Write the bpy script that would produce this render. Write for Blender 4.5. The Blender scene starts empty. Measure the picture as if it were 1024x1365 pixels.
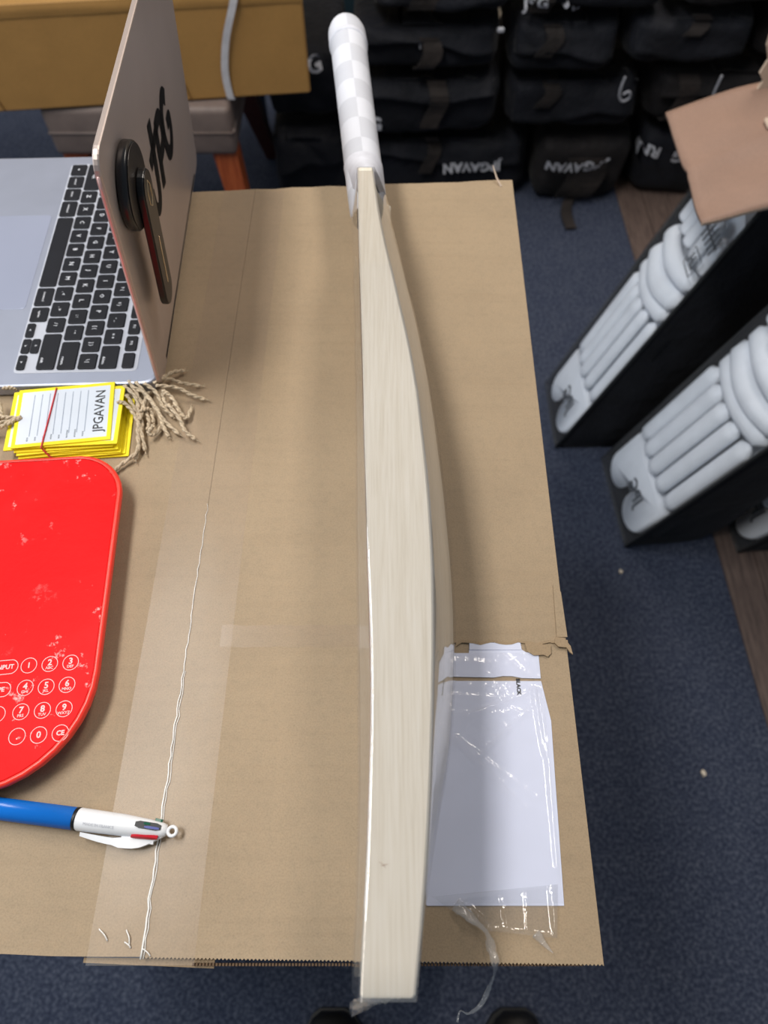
import bpy, bmesh, math, random
from mathutils import Vector, Matrix, noise
from mathutils.bvhtree import BVHTree

C = bpy.context.scene.collection
random.seed(7)
PI = math.pi

# ------------------------------------------------------------------ camera
scn = bpy.context.scene
cam_data = bpy.data.cameras.new('camera')
cam = bpy.data.objects.new('camera', cam_data)
C.objects.link(cam)
cam.location = (0, 0, 1.33)
cam.rotation_euler = (math.radians(90 - 61.0), 0, 0)
cam_data.sensor_fit = 'HORIZONTAL'
cam_data.sensor_width = 24
cam_data.lens = 946 / 1024 * 24
cam_data.clip_start = 0.02
cam_data.dof.use_dof = True
cam_data.dof.focus_distance = 0.46
cam_data.dof.aperture_fstop = 6.3
scn.camera = cam

# ------------------------------------------------------------------ world
world = bpy.data.worlds.new('world')
scn.world = world
world.use_nodes = True
bg = world.node_tree.nodes['Background']
bg.inputs[0].default_value = (0.74, 0.87, 1.0, 1)
bg.inputs[1].default_value = 0.22

# ------------------------------------------------------------------ ceiling lamps of the room, and added fill lights
def area(name, loc, target, sx, sy, power, col=(1, 1, 1)):
    d = bpy.data.lights.new(name, 'AREA')
    d.shape = 'RECTANGLE'; d.size = sx; d.size_y = sy; d.energy = power; d.color = col
    o = bpy.data.objects.new(name, d)
    o.location = loc
    o.rotation_euler = (Vector(target) - Vector(loc)).to_track_quat('-Z', 'Y').to_euler()
    C.objects.link(o)
    return o

area('ceiling_lamp', (-0.75, 0.55, 2.75), (-0.75, 0.55, 0), 0.35, 1.1, 33, (1, .97, .93))
area('ceiling_lamp', (0.75, 1.6, 2.75), (0.75, 1.75, 0), 0.4, 1.2, 30, (1, .90, .80))
area('left_daylight_fill', (-2.9, 0.9, 1.75), (0.3, 0.9, 0.6), 1.5, 1.3, 34, (.86, .93, 1))  # added cool fill from an unseen source at left, brightens the pad fronts
area('ceiling_lamp', (-0.9, 0.0, 2.75), (-0.7, 1.4, 0.3), 0.5, 0.9, 10, (1, .93, .82))  # added warm fill from overhead, aimed at the front of the stool's box

scn.view_settings.view_transform = 'Standard'
scn.view_settings.look = 'None'
scn.view_settings.gamma = 1
scn.view_settings.use_curve_mapping = False
scn.view_settings.exposure = -0.1

# ------------------------------------------------------------------ materials
def srgb(r, g, b):
    f = lambda c: (c / 255 / 12.92) if c / 255 <= .04045 else ((c / 255 + .055) / 1.055) ** 2.4
    return (f(r), f(g), f(b), 1)

class NT:
    def __init__(s, name):
        s.m = bpy.data.materials.new(name); s.m.use_nodes = True
        s.t = s.m.node_tree; s.n = s.t.nodes; s.l = s.t.links
        s.p = s.n['Principled BSDF']; s.out = s.n['Material Output']
        s.tc = s.n.new('ShaderNodeTexCoord')
    def node(s, typ, **kw):
        x = s.n.new(typ)
        for k, v in kw.items():
            if k in x.bl_rna.properties: setattr(x, k, v)
            else: x.inputs[k].default_value = v
        return x
    def link(s, a, b): s.l.new(a, b)
    def mapping(s, scale, coord='Object', rot=(0, 0, 0)):
        m = s.node('ShaderNodeMapping'); m.inputs['Scale'].default_value = scale
        m.inputs['Rotation'].default_value = rot
        s.link(s.tc.outputs[coord], m.inputs['Vector']); return m.outputs[0]
    def noise(s, scale, detail=4, vec=None, rough=.55):
        x = s.node('ShaderNodeTexNoise', Scale=scale, Detail=detail, Roughness=rough)
        s.link(vec if vec else s.tc.outputs['Object'], x.inputs['Vector']); return x.outputs['Fac']
    def ramp(s, fac, stops):
        r = s.node('ShaderNodeValToRGB'); e = r.color_ramp.elements
        while len(e) < len(stops): e.new(.5)
        for i, (p, c) in enumerate(stops):
            e[i].position = p; e[i].color = c if len(c) == 4 else (*c, 1)
        s.link(fac, r.inputs[0]); return r.outputs[0]
    def mix(s, fac, a, b, blend='MIX'):
        x = s.node('ShaderNodeMix', data_type='RGBA', blend_type=blend)
        for sock, v in ((x.inputs[0], fac), (x.inputs[6], a), (x.inputs[7], b)):
            if hasattr(v, 'links') or hasattr(v, 'is_output'): s.link(v, sock)
            else: sock.default_value = v
        return x.outputs[2]
    def bump(s, h, strength, dist=.001, prev=None):
        b = s.node('ShaderNodeBump', Strength=strength, Distance=dist)
        s.link(h, b.inputs['Height'])
        if prev: s.link(prev, b.inputs['Normal'])
        return b.outputs[0]

def plain(name, col, rough=.5, metal=0, nscale=60, namt=.12, bscale=0, bstr=.2, coat=0, spec=.5, sheen=0):
    t = NT(name)
    c2 = tuple(max(0, v * (1 - namt)) for v in col[:3]) + (1,)
    c3 = tuple(min(1, v * (1 + namt)) for v in col[:3]) + (1,)
    t.link(t.ramp(t.noise(nscale), [(.3, c2), (.7, c3)]), t.p.inputs['Base Color'])
    t.p.inputs['Roughness'].default_value = rough
    t.p.inputs['Metallic'].default_value = metal
    t.p.inputs['Specular IOR Level'].default_value = spec
    t.p.inputs['Coat Weight'].default_value = coat
    if sheen:
        t.p.inputs['Sheen Weight'].default_value = sheen
        t.p.inputs['Sheen Roughness'].default_value = .4
    if bscale:
        t.link(t.bump(t.noise(bscale), bstr), t.p.inputs['Normal'])
    return t.m

def cardboard(name, col, corr=1.0, freq=150, along='Y'):
    t = NT(name)
    fine = t.noise(900, 3); mid = t.noise(14, 5)
    streak = t.noise(1, 4, t.mapping((6, 160, 6) if along == 'Y' else (160, 6, 160)))
    dark = tuple(v * .80 for v in col[:3]) + (1,); light = tuple(min(1, v * 1.13) for v in col[:3]) + (1,)
    base = t.ramp(fine, [(.28, dark), (.5, col), (.75, light)])
    base = t.mix(.30, base, t.ramp(mid, [(.3, dark), (.7, light)]))
    st = t.ramp(streak, [(.50, (1, 1, 1)), (.72, (.80, .78, .75))])
    base = t.mix(.22 * corr, base, st, 'MULTIPLY')
    mot = t.noise(230, 4, rough=.7)
    base = t.mix(.5, base, t.ramp(mot, [(.3, (.84, .86, .86)), (.5, (1, 1, 1)), (.7, (1.06, 1.03, 1.0))]), 'MULTIPLY')
    sp = t.node('ShaderNodeTexVoronoi', Scale=260.0); t.link(t.tc.outputs['Object'], sp.inputs['Vector'])
    flecks = t.ramp(sp.outputs['Distance'], [(.05, (.62, .58, .52)), (.12, (1, 1, 1))])
    base = t.mix(.35, base, flecks, 'MULTIPLY')
    t.link(base, t.p.inputs['Base Color'])
    t.p.inputs['Roughness'].default_value = .62
    t.p.inputs['Specular IOR Level'].default_value = .35
    w = t.node('ShaderNodeTexWave', wave_type='BANDS', bands_direction=along, Scale=freq / (2 * PI) * 2 * PI / 10, Distortion=.6, Detail=1.0)
    t.link(t.tc.outputs['Object'], w.inputs['Vector'])
    b1 = t.bump(w.outputs['Fac'], .10 * corr, .0006)
    b2 = t.bump(fine, .15, .0004, b1)
    b3 = t.bump(mid, .25, .004, b2)
    t.link(b3, t.p.inputs['Normal'])
    return t.m

def film(name, ior=1.5, tint=(1, 1, 1, 1), rough=.06, bscale=40, bstr=.3, haze=.05, floor_refl=0.0, stretch=(1, 1, 1)):
    """thin clear plastic: sharp reflection by Fresnel over a see-through sheet with a little milky haze"""
    t = NT(name)
    t.n.remove(t.p)
    fr = t.node('ShaderNodeFresnel', IOR=ior)
    ge = t.node('ShaderNodeNewGeometry'); io = t.node('ShaderNodeMix', data_type='FLOAT')   # same reflectance from both faces of the sheet
    t.link(ge.outputs['Backfacing'], io.inputs[0]); io.inputs[2].default_value = ior; io.inputs[3].default_value = 1 / ior
    t.link(io.outputs[0], fr.inputs['IOR'])
    gl = t.node('ShaderNodeBsdfGlossy', Roughness=rough); gl.inputs['Color'].default_value = (1, 1, 1, 1)
    tr = t.node('ShaderNodeBsdfTransparent'); tr.inputs['Color'].default_value = tint
    df = t.node('ShaderNodeBsdfDiffuse'); df.inputs['Color'].default_value = (.85, .87, .9, 1)
    m1 = t.node('ShaderNodeMixShader'); m1.inputs[0].default_value = haze
    t.link(tr.outputs[0], m1.inputs[1]); t.link(df.outputs[0], m1.inputs[2])
    m2 = t.node('ShaderNodeMixShader')
    ad = t.node('ShaderNodeMath', operation='ADD', use_clamp=True); ad.inputs[1].default_value = floor_refl
    t.link(fr.outputs[0], ad.inputs[0]); t.link(ad.outputs[0], m2.inputs[0])
    t.link(m1.outputs[0], m2.inputs[1]); t.link(gl.outputs[0], m2.inputs[2])
    b = t.bump(t.noise(bscale, 3, t.mapping(stretch)), bstr, .002)
    t.link(b, gl.inputs['Normal']); t.link(b, fr.inputs['Normal'])
    t.link(m2.outputs[0], t.out.inputs['Surface'])
    return t.m

M = {}
M['carton'] = cardboard('carton_board', srgb(162, 142, 116))
M['carton_torn'] = cardboard('torn_liner', srgb(158, 136, 108), corr=.3)
M['flute'] = cardboard('corrugated_edge', srgb(92, 70, 48), corr=.3)
M['tan_carton'] = cardboard('yellow_board', srgb(172, 130, 74), corr=.15)
M['pink_carton'] = cardboard('open_carton_board', srgb(150, 122, 107), corr=.35)
M['pale_torn'] = cardboard('pale_torn_board', srgb(196, 176, 158), corr=.3)

def carpet_mat():
    t = NT('carpet')
    n1 = t.noise(160, 5, rough=.7); n2 = t.noise(24, 4)
    a = t.ramp(n1, [(.36, srgb(46, 53, 70)), (.5, srgb(63, 70, 88)), (.64, srgb(92, 98, 114))])
    b = t.ramp(n2, [(.35, (.72, .74, .80)), (.7, (1.05, 1.03, 1))])
    t.link(t.mix(.6, a, b, 'MULTIPLY'), t.p.inputs['Base Color'])
    t.p.inputs['Roughness'].default_value = .95
    t.p.inputs['Specular IOR Level'].default_value = .15
    t.link(t.bump(n1, .6, .004), t.p.inputs['Normal'])
    return t.m
M['carpet'] = carpet_mat()

def wood_mat(name, c1, c2, c3, scale, stretch, rough=.45, knots=False):
    t = NT(name)
    g = t.noise(scale, 6, t.mapping(stretch), .6)
    w = t.node('ShaderNodeTexWave', wave_type='BANDS', bands_direction='X', Scale=26.0, Distortion=5.0, Detail=2.0)
    w.inputs['Detail Scale'].default_value = .6
    t.link(t.mapping((1, .10, 1)), w.inputs['Vector'])
    base = t.ramp(g, [(.3, c1), (.5, c2), (.72, c3)])
    base = t.mix(.16, base, t.ramp(w.outputs['Fac'], [(.45, c3), (.95, c1)]))
    t.link(base, t.p.inputs['Base Color'])
    t.p.inputs['Roughness'].default_value = rough
    t.link(t.bump(g, .08, .0005), t.p.inputs['Normal'])
    return t.m
M['willow'] = wood_mat('willow', srgb(219, 211, 193), srgb(231, 225, 210), srgb(238, 234, 223), 42, (14, .5, 14))
M['stool_wood'] = wood_mat('stool_wood', srgb(120, 50, 22), srgb(158, 76, 38), srgb(176, 92, 50), 20, (6, 6, .6))
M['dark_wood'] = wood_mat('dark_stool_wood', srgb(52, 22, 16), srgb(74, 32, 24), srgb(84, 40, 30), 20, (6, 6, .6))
M['plank'] = wood_mat('floor_plank', srgb(70, 58, 54), srgb(92, 76, 70), srgb(108, 92, 84), 24, (6, .8, 6), .6)

def checker_mat():
    t = NT('chequered_wrap')
    c = t.node('ShaderNodeTexChecker', Scale=1.0)
    c.inputs['Color1'].default_value = srgb(214, 217, 227); c.inputs['Color2'].default_value = srgb(194, 197, 207)
    t.link(t.tc.outputs['UV'], c.inputs['Vector'])
    t.link(t.mix(.12, c.outputs['Color'], t.ramp(t.noise(90, 4), [(.3, (.86, .86, .9)), (.7, (1, 1, 1))])), t.p.inputs['Base Color'])
    t.p.inputs['Roughness'].default_value = .5
    t.link(t.bump(t.noise(700, 2), .25, .0006), t.p.inputs['Normal'])
    return t.m
M['wrap'] = checker_mat()
M['wrap_white'] = plain('white_wrap', srgb(216, 218, 228), .45, bscale=60, bstr=.3)

M['bat_film'] = film('shrink_film', ior=2.1, rough=.04, bscale=9, bstr=.06, haze=.07, tint=(.87, .855, .85, 1), stretch=(3, .6, 3))
M['pouch_film'] = film('pouch_film', ior=1.5, rough=.14, bscale=70, bstr=.7, haze=.04, stretch=(1.4, .7, 1))
M['pouch_low'] = film('loose_pouch_film', ior=1.7, rough=.08, bscale=110, bstr=.7, haze=.05, stretch=(1, .8, 1), tint=(.95, .95, .95, 1))
M['toe_film'] = film('gathered_film', ior=1.6, rough=.1, bscale=160, bstr=.8, haze=.22)
M['twisted_film'] = film('twisted_film', ior=1.6, rough=.06, bscale=190, bstr=1.0, haze=.10, stretch=(1, .5, 1))
M['tape'] = film('packing_tape', ior=1.22, rough=.25, bscale=14, bstr=.2, haze=.03, tint=(.97, .955, .94, 1))
M['bag_film'] = film('bag_window_film', ior=1.45, rough=.16, bscale=34, bstr=.8, haze=.035, tint=(.97, .98, 1, 1), stretch=(1, 1, .35))
M['paper'] = plain('white_paper', srgb(212, 217, 238), .55, nscale=20, namt=.03, bscale=30, bstr=.12)
M['ink'] = plain('black_ink', srgb(24, 24, 28), .6)
M['pale_ink'] = plain('faint_blue_ink', srgb(132, 142, 164), .6)
M['grey_ink'] = plain('grey_ink', srgb(96, 104, 118), .6)
M['alu'] = plain('brushed_aluminium', srgb(166, 172, 190), .42, metal=.55, nscale=30, namt=.04)
M['alu_well'] = plain('keyboard_cover', srgb(190, 194, 206), .35, nscale=40, namt=.04)
M['alu_pad'] = plain('trackpad_glass', srgb(164, 171, 194), .3, metal=.3, nscale=10, namt=.03)
M['lid'] = plain('champagne_aluminium', srgb(198, 184, 178), .46, metal=.7, nscale=14, namt=.04)
M['lid_edge'] = plain('rosy_lid_edge', srgb(224, 186, 182), .3, metal=.4)
M['key'] = plain('black_key', srgb(22, 24, 32), .5, nscale=80, spec=.3)
M['legend'] = plain('key_legend', srgb(214, 216, 224), .5)
M['screen'] = plain('screen_glass', srgb(14, 14, 18), .1)
M['mount'] = plain('black_mount_plastic', srgb(22, 22, 26), .28, nscale=40)
M['mount_face'] = plain('bronze_black_face', srgb(52, 46, 42), .35, metal=.2)
M['gold'] = plain('gold_slot', srgb(226, 200, 160), .25, metal=.6)
M['sticker'] = plain('black_vinyl', srgb(14, 14, 17), .6, spec=.15)
M['yellow'] = plain('yellow_card', srgb(252, 232, 20), .55, nscale=40, namt=.04)
M['tag_white'] = plain('tag_face', srgb(218, 225, 236), .5, nscale=30, namt=.02)
M['tag_edge'] = plain('tag_card_edge', srgb(216, 196, 90), .7)
M['twine'] = plain('jute_twine', srgb(198, 180, 154), .85, nscale=500, namt=.3, bscale=900, bstr=.6)
M['rubber'] = plain('red_rubber', srgb(206, 48, 54), .5)

def red_scale():
    t = NT('scuffed_red_glass')
    n = t.noise(26, 7, rough=.7); big = t.noise(7, 5)
    fl = t.noise(75, 5, rough=.65); where = t.ramp(big, [(.44, (0, 0, 0)), (.60, (1, 1, 1))])
    wob = t.mix(1.0, t.ramp(fl, [(.63, (0, 0, 0)), (.70, (1, 1, 1))]), where, 'MULTIPLY')
    scuff = t.ramp(n, [(.64, (0, 0, 0)), (.76, (1, 1, 1))])
    base = t.ramp(big, [(.35, srgb(248, 4, 12)), (.55, srgb(244, 14, 18)), (.75, srgb(226, 34, 38))])
    base = t.mix(scuff, base, srgb(222, 92, 92))
    base = t.mix(wob, base, srgb(250, 190, 188))
    t.link(base, t.p.inputs['Base Color'])
    t.p.inputs['Roughness'].default_value = .5
    t.p.inputs['Specular IOR Level'].default_value = .12
    t.link(t.bump(n, .5, .001), t.p.inputs['Normal'])
    return t.m
M['red'] = red_scale()
M['red_rim'] = plain('red_rim', srgb(252, 58, 44), .3, nscale=30, namt=.05)
M['red_body'] = plain('red_plastic', srgb(188, 24, 24), .4)
M['button_ink'] = plain('pale_button_print', srgb(255, 196, 196), .5, nscale=300, namt=.12)
M['pen_blue'] = plain('pen_blue', srgb(16, 118, 222), .22, namt=.03)
M['pen_white'] = plain('pen_white', srgb(232, 234, 238), .28, namt=.02)
M['pen_emboss'] = plain('pen_emboss', srgb(206, 208, 214), .4)
M['pen_black'] = plain('pen_black', srgb(20, 22, 26), .35)
M['pen_red'] = plain('pen_red', srgb(176, 22, 40), .3)
M['pen_navy'] = plain('pen_navy', srgb(32, 50, 140), .3)
M['pen_green'] = plain('pen_green', srgb(10, 84, 62), .3)

def fabric(name, col, col2, bs=420, sheen=.25):
    t = NT(name)
    t.link(t.ramp(t.noise(9, 4), [(.35, col), (.68, col2)]), t.p.inputs['Base Color'])
    t.p.inputs['Roughness'].default_value = .75
    t.p.inputs['Specular IOR Level'].default_value = .25
    t.p.inputs['Sheen Weight'].default_value = sheen * .2
    b = t.bump(t.noise(bs, 2), .3, .001)
    t.link(t.bump(t.noise(13, 5), .7, .02, b), t.p.inputs['Normal'])
    return t.m
M['black_fabric'] = fabric('black_polyester', srgb(14, 16, 23), srgb(25, 27, 35))
M['black_fabric_warm'] = fabric('black_canvas', srgb(20, 19, 22), srgb(36, 33, 34))
M['navy_fabric'] = fabric('navy_polyester', srgb(24, 34, 52), srgb(36, 48, 70))
M['strap'] = fabric('black_webbing', srgb(30, 27, 27), srgb(50, 44, 42), 700)
M['piping'] = plain('black_piping', srgb(30, 32, 34), .5)
M['print_white'] = plain('white_print', srgb(190, 192, 200), .6)
M['cord'] = plain('grey_cord', srgb(150, 152, 160), .6)
M['pad_white'] = plain('pad_white', srgb(232, 237, 244), .5, nscale=20, namt=.06, bscale=30, bstr=.3)
M['pad_grey'] = plain('pad_backing_grey', srgb(206, 212, 220), .6, nscale=20, namt=.06)  # slightly greyer white for the pad's backing
M['pad_print'] = plain('pad_print', srgb(70, 74, 80), .6)
M['leather'] = plain('brown_leatherette', srgb(112, 98, 92), .55, nscale=30, namt=.12, bscale=260, bstr=.35)
M['wall'] = plain('beige_wall', srgb(188, 172, 150), .8, nscale=6, namt=.05)
M['teal'] = plain('dark_teal_paint', srgb(26, 44, 52), .5)
M['strap_white'] = plain('white_strap', srgb(206, 204, 208), .4)
M['shoe'] = plain('black_shoe', srgb(14, 14, 16), .5)
M['scrap'] = plain('cream_scrap', srgb(222, 212, 196), .7)
M['strap_blue'] = plain('blue_cloth', srgb(38, 62, 96), .8)

# ------------------------------------------------------------------ object helpers
def thing(name, label, cat, loc=(0, 0, 0), group=None):
    o = bpy.data.objects.new(name, None)
    o.empty_display_size = .05
    C.objects.link(o); o.location = loc
    o['label'] = label; o['category'] = cat
    if group: o['group'] = group
    return o

def root_of(o):
    while o.parent: o = o.parent
    return o

def obj(name, verts, faces, mat, parent=None, smooth=False, uv=None, mats=None, fmat=None, local=False):
    """one mesh object; verts are room coordinates unless local"""
    me = bpy.data.meshes.new(name)
    if parent is not None and not local:
        off = root_of(parent).location
        verts = [(v[0] - off[0], v[1] - off[1], v[2] - off[2]) for v in verts]
    me.from_pydata([tuple(v) for v in verts], [], faces)
    me.materials.append(mat)
    for m in (mats or []): me.materials.append(m)
    if fmat:
        for p, i in zip(me.polygons, fmat): p.material_index = i
    if smooth:
        for p in me.polygons: p.use_smooth = True
        if smooth == 'sharp': me.set_sharp_from_angle(angle=math.radians(35))
    if uv:
        l = me.uv_layers.new(name='uv')
        for p in me.polygons:
            for li in p.loop_indices:
                l.data[li].uv = uv[me.loops[li].vertex_index]
    me.update()
    bm = bmesh.new(); bm.from_mesh(me)
    if not uv: bmesh.ops.recalc_face_normals(bm, faces=bm.faces)
    bm.to_mesh(me); bm.free()
    o = bpy.data.objects.new(name, me)
    C.objects.link(o)
    if parent is not None: o.parent = parent
    return o

def struct(name, verts, faces, mat, parent=None):
    o = obj(name, verts, faces, mat, parent)
    if parent is None: o['kind'] = 'structure'
    return o

class G:
    """verts + faces collector"""
    def __init__(s): s.v = []; s.f = []; s.m = []
    def add(s, v, f, mi=0):
        n = len(s.v); s.v += [tuple(x) for x in v]; s.f += [tuple(i + n for i in q) for q in f]; s.m += [mi] * len(f); return s
    def xf(s, fn): s.v = [tuple(fn(*p)) for p in s.v]; return s

def box(x0, x1, y0, y1, z0, z1):
    v = [(x, y, z) for z in (z0, z1) for y in (y0, y1) for x in (x0, x1)]
    return v, [(0, 2, 3, 1), (4, 5, 7, 6), (0, 1, 5, 4), (2, 6, 7, 3), (0, 4, 6, 2), (1, 3, 7, 5)]

def rbox(x0, x1, y0, y1, z0, z1, r, seg=2):
    bm = bmesh.new()
    v, f = box(x0, x1, y0, y1, z0, z1)
    vs = [bm.verts.new(p) for p in v]
    for q in f: bm.faces.new([vs[i] for i in q])
    bmesh.ops.bevel(bm, geom=list(bm.edges), offset=r, segments=seg, affect='EDGES', profile=.5)
    bm.verts.index_update()
    out = [tuple(p.co) for p in bm.verts], [tuple(p.index for p in q.verts) for q in bm.faces]
    bm.free(); return out

def prism(poly, z0, z1):
    n = len(poly)
    v = [(x, y, z0) for x, y in poly] + [(x, y, z1) for x, y in poly]
    f = [tuple(range(n))[::-1], tuple(range(n, 2 * n))] + [(i, (i + 1) % n, n + (i + 1) % n, n + i) for i in range(n)]
    return v, f

def loft(rings, cap=True, closed=True):
    n = len(rings[0]); v = [p for r in rings for p in r]; f = []
    for i in range(len(rings) - 1):
        for j in range(n if closed else n - 1):
            a = i * n + j; b = i * n + (j + 1) % n
            f.append((a, b, b + n, a + n))
    if cap:
        f.append(tuple(range(n))[::-1]); f.append(tuple(range((len(rings) - 1) * n, len(rings) * n)))
    return v, f

def catmull(pts, k=6):
    P = [Vector(p) for p in pts]
    P = [P[0] * 2 - P[1]] + P + [P[-1] * 2 - P[-2]]
    out = []
    for i in range(1, len(P) - 2):
        for j in range(k):
            t = j / k
            a, b, c, d = P[i - 1:i + 3]
            out.append(.5 * ((2 * b) + (c - a) * t + (2 * a - 5 * b + 4 * c - d) * t * t + (3 * b - a - 3 * c + d) * t ** 3))
    out.append(P[-2]); return out

def tube(path, r, n=8, flat=1.0, up=None):
    """tube along points; r number or function of t; flat squashes along the local up"""
    P = [Vector(p) for p in path]; rings = []
    ref = Vector(up) if up else Vector((0, 0, 1))
    for i, p in enumerate(P):
        d = (P[min(i + 1, len(P) - 1)] - P[max(i - 1, 0)]).normalized()
        s = d.cross(ref)
        if s.length < 1e-4: s = d.cross(Vector((1, 0, 0)))
        s.normalize(); u = s.cross(d)
        rr = r(i / (len(P) - 1)) if callable(r) else r
        rings.append([p + s * (rr * math.cos(2 * PI * k / n)) + u * (rr * flat * math.sin(2 * PI * k / n)) for k in range(n)])
    return loft(rings)

def grid(nx, ny, fn):
    v = [fn(i / nx, j / ny) for j in range(ny + 1) for i in range(nx + 1)]
    f = [(j * (nx + 1) + i, j * (nx + 1) + i + 1, (j + 1) * (nx + 1) + i + 1, (j + 1) * (nx + 1) + i) for j in range(ny) for i in range(nx)]
    return v, f

_tc = {}
def text(body, size, offset=0.0, shear=0.0, res=2, space=1.0):
    """flat lettering centred on the origin: 2-D points and faces"""
    key = (body, size, offset, shear, res, space)
    if key in _tc: return _tc[key]
    cu = bpy.data.curves.new('lettering', 'FONT')
    cu.body = body; cu.size = size; cu.offset = offset; cu.shear = shear; cu.resolution_u = res
    cu.align_x = 'CENTER'; cu.align_y = 'CENTER'; cu.space_character = space
    o = bpy.data.objects.new('lettering', cu); C.objects.link(o)
    dg = bpy.context.evaluated_depsgraph_get(); dg.update()
    me = bpy.data.meshes.new_from_object(o.evaluated_get(dg))
    out = [(p.co.x, p.co.y) for p in me.vertices], [tuple(p.vertices) for p in me.polygons]
    bpy.data.objects.remove(o); bpy.data.curves.remove(cu); bpy.data.meshes.remove(me)
    _tc[key] = out; return out

def solid_text(body, size, fn, thick=.0003, **kw):
    """lettering given a small thickness through fn(x, y, h)"""
    v2, f = text(body, size, **kw); g = G()
    g.add([fn(x, y, thick) for x, y in v2], f)
    return g

def ring2d(rx, ry, w, n=28, stadium=0.0):
    """flat ring; stadium lengthens it in x"""
    v = []; f = []
    for k in range(n):
        a = 2 * PI * k / n; c, s = math.cos(a), math.sin(a)
        o = stadium * (1 if c > 0 else -1) if abs(c) > 1e-6 else 0
        v += [(rx * c + o, ry * s), ((rx - w) * c + o, (ry - w) * s)]
    for k in range(n):
        a = 2 * k; b = 2 * ((k + 1) % n); f.append((a, b, b + 1, a + 1))
    return v, f

def copy_tree(o, parent=None):
    c = o.copy(); C.objects.link(c)
    if parent is not None: c.parent = parent
    for ch in list(o.children): copy_tree(ch, c)
    return c

# ================================================================== the room
T = .85                                                     # height of the big carton's top
fl = struct('floor', *box(-3.2, 3.2, -1.2, 2.6, -.05, 0), M['carpet'])
for i in range(6):                                          # timber-look strip beside the carpet
    x0 = .735 + i * .072
    w = .070
    pv, pf = [], []
    pts = [(x0 - .085 * 1.0, 2.15), (x0 + w - .085 * 1.0, 2.15), (x0 + w, -.8), (x0, -.8)]
    pv, pf = prism(pts[::-1], .0005, .004)
    obj('plank', pv, pf, M['plank'], fl)
struct('wall_back', *box(-3.2, 3.2, 2.6, 2.7, 0, 2.9), M['wall'])
struct('trim_1', *box(-.135, .02, 2.30, 2.36, 0, 1.6), M['teal'])

# ================================================================== big carton used as a table
carton = thing('cardboard_carton', 'large brown cardboard carton used as the table, its top crossed by a clear tape strip', 'carton', (-.137, .315, 0))
FR = (.1339, .6624); NR = (.1256, -.0293); NS = (-.1398, -.0258); FS = (-.1330, .6480)
NL = (-.404, -.0225); FLt = (-.400, .6290)
def zigzag(a, b, pitch=.0011, amp=.0010):
    n = int((Vector(b) - Vector(a)).length / pitch); out = []
    for i in range(n + 1):
        t = i / n
        out.append((a[0] + (b[0] - a[0]) * t, a[1] + (b[1] - a[1]) * t - (amp if i % 2 else 0)))
    return out
def wavy(a, b, n=14, amp=.0012, seed=1):
    rs = random.Random(seed)
    return [(a[0] + (b[0] - a[0]) * i / n, a[1] + (b[1] - a[1]) * i / n + rs.uniform(-amp, amp) * (0 < i < n)) for i in range(n + 1)]
right_poly = zigzag((NS[0] + .00015, NS[1]), NR) + wavy((FR[0], FR[1]), (FS[0] + .00015, FS[1]))
left_poly = wavy(NL, (NS[0] - .00015, NS[1]), 10, .0006, 3) + wavy((FS[0] - .00015, FS[1]), FLt, 10, .001, 4)
obj('top_flap', *prism(right_poly, T - .005, T), M['carton'], carton)
obj('top_flap', *prism(left_poly, T - .005, T), M['carton'], carton)
def wall_poly(a, b, th=.005):
    a, b = Vector(a), Vector(b); d = (b - a).normalized(); n = Vector((-d.y, d.x)) * th
    return [tuple(a), tuple(b), tuple(b + n), tuple(a + n)]
inset = .003
nr = (NR[0] - inset, NR[1] + inset); nl = (NL[0] + inset, NL[1] + inset)
fr = (FR[0] - inset, FR[1] - inset); fl_ = (FLt[0] + inset, FLt[1] - inset)
for nm, a, b in (('front_panel', nl, nr), ('side_panel', nr, fr), ('back_panel', fr, fl_), ('side_panel', fl_, nl)):
    obj(nm, *prism(wall_poly(a, b), .002, T - .0052), M['carton'], carton)
obj('bottom_panel', *box(NL[0] + .012, NR[0] - .012, .0 , .62, .002, .008), M['carton'], carton)
# corrugated edge visible under the front lip
g = G()
for i in range(118):
    x = NS[0] + .03 + i * .0019
    g.add(*box(x, x + .0012, -.0304, -.0290, T - .0046, T - .0010))
e = obj('corrugated_edge', g.v, g.f, M['flute'], carton); e['kind'] = 'stuff'
# folded liner left of the bat
obj('folded_lip', *prism([(-.174, -.0290), (-.098, -.0318), (-.098, -.027), (-.174, -.0265)], T - .0060, T - .0051), M['carton_torn'], carton)
# packing tape over the seam
def tape_fn(u, v):
    y = -.030 + v * .674
    cx = -.1340 + (-.1395 + .1340) * (1 - v) * 1.0
    x = cx + (u - .5) * .062
    return (x, y, T + .0003 + .00012 * noise.noise((x * 60, y * 25, 0)))
tp = obj('tape_strip', *grid(14, 70, tape_fn), M['tape'], carton, True)
tp['label'] = 'clear packing tape over the seam'
obj('tape_strip', *grid(8, 4, lambda u, v: (-.170 + u * .067, -.0300 - .001 * v, T + .0003 - v * .030)), M['tape'], carton, True)
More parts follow.
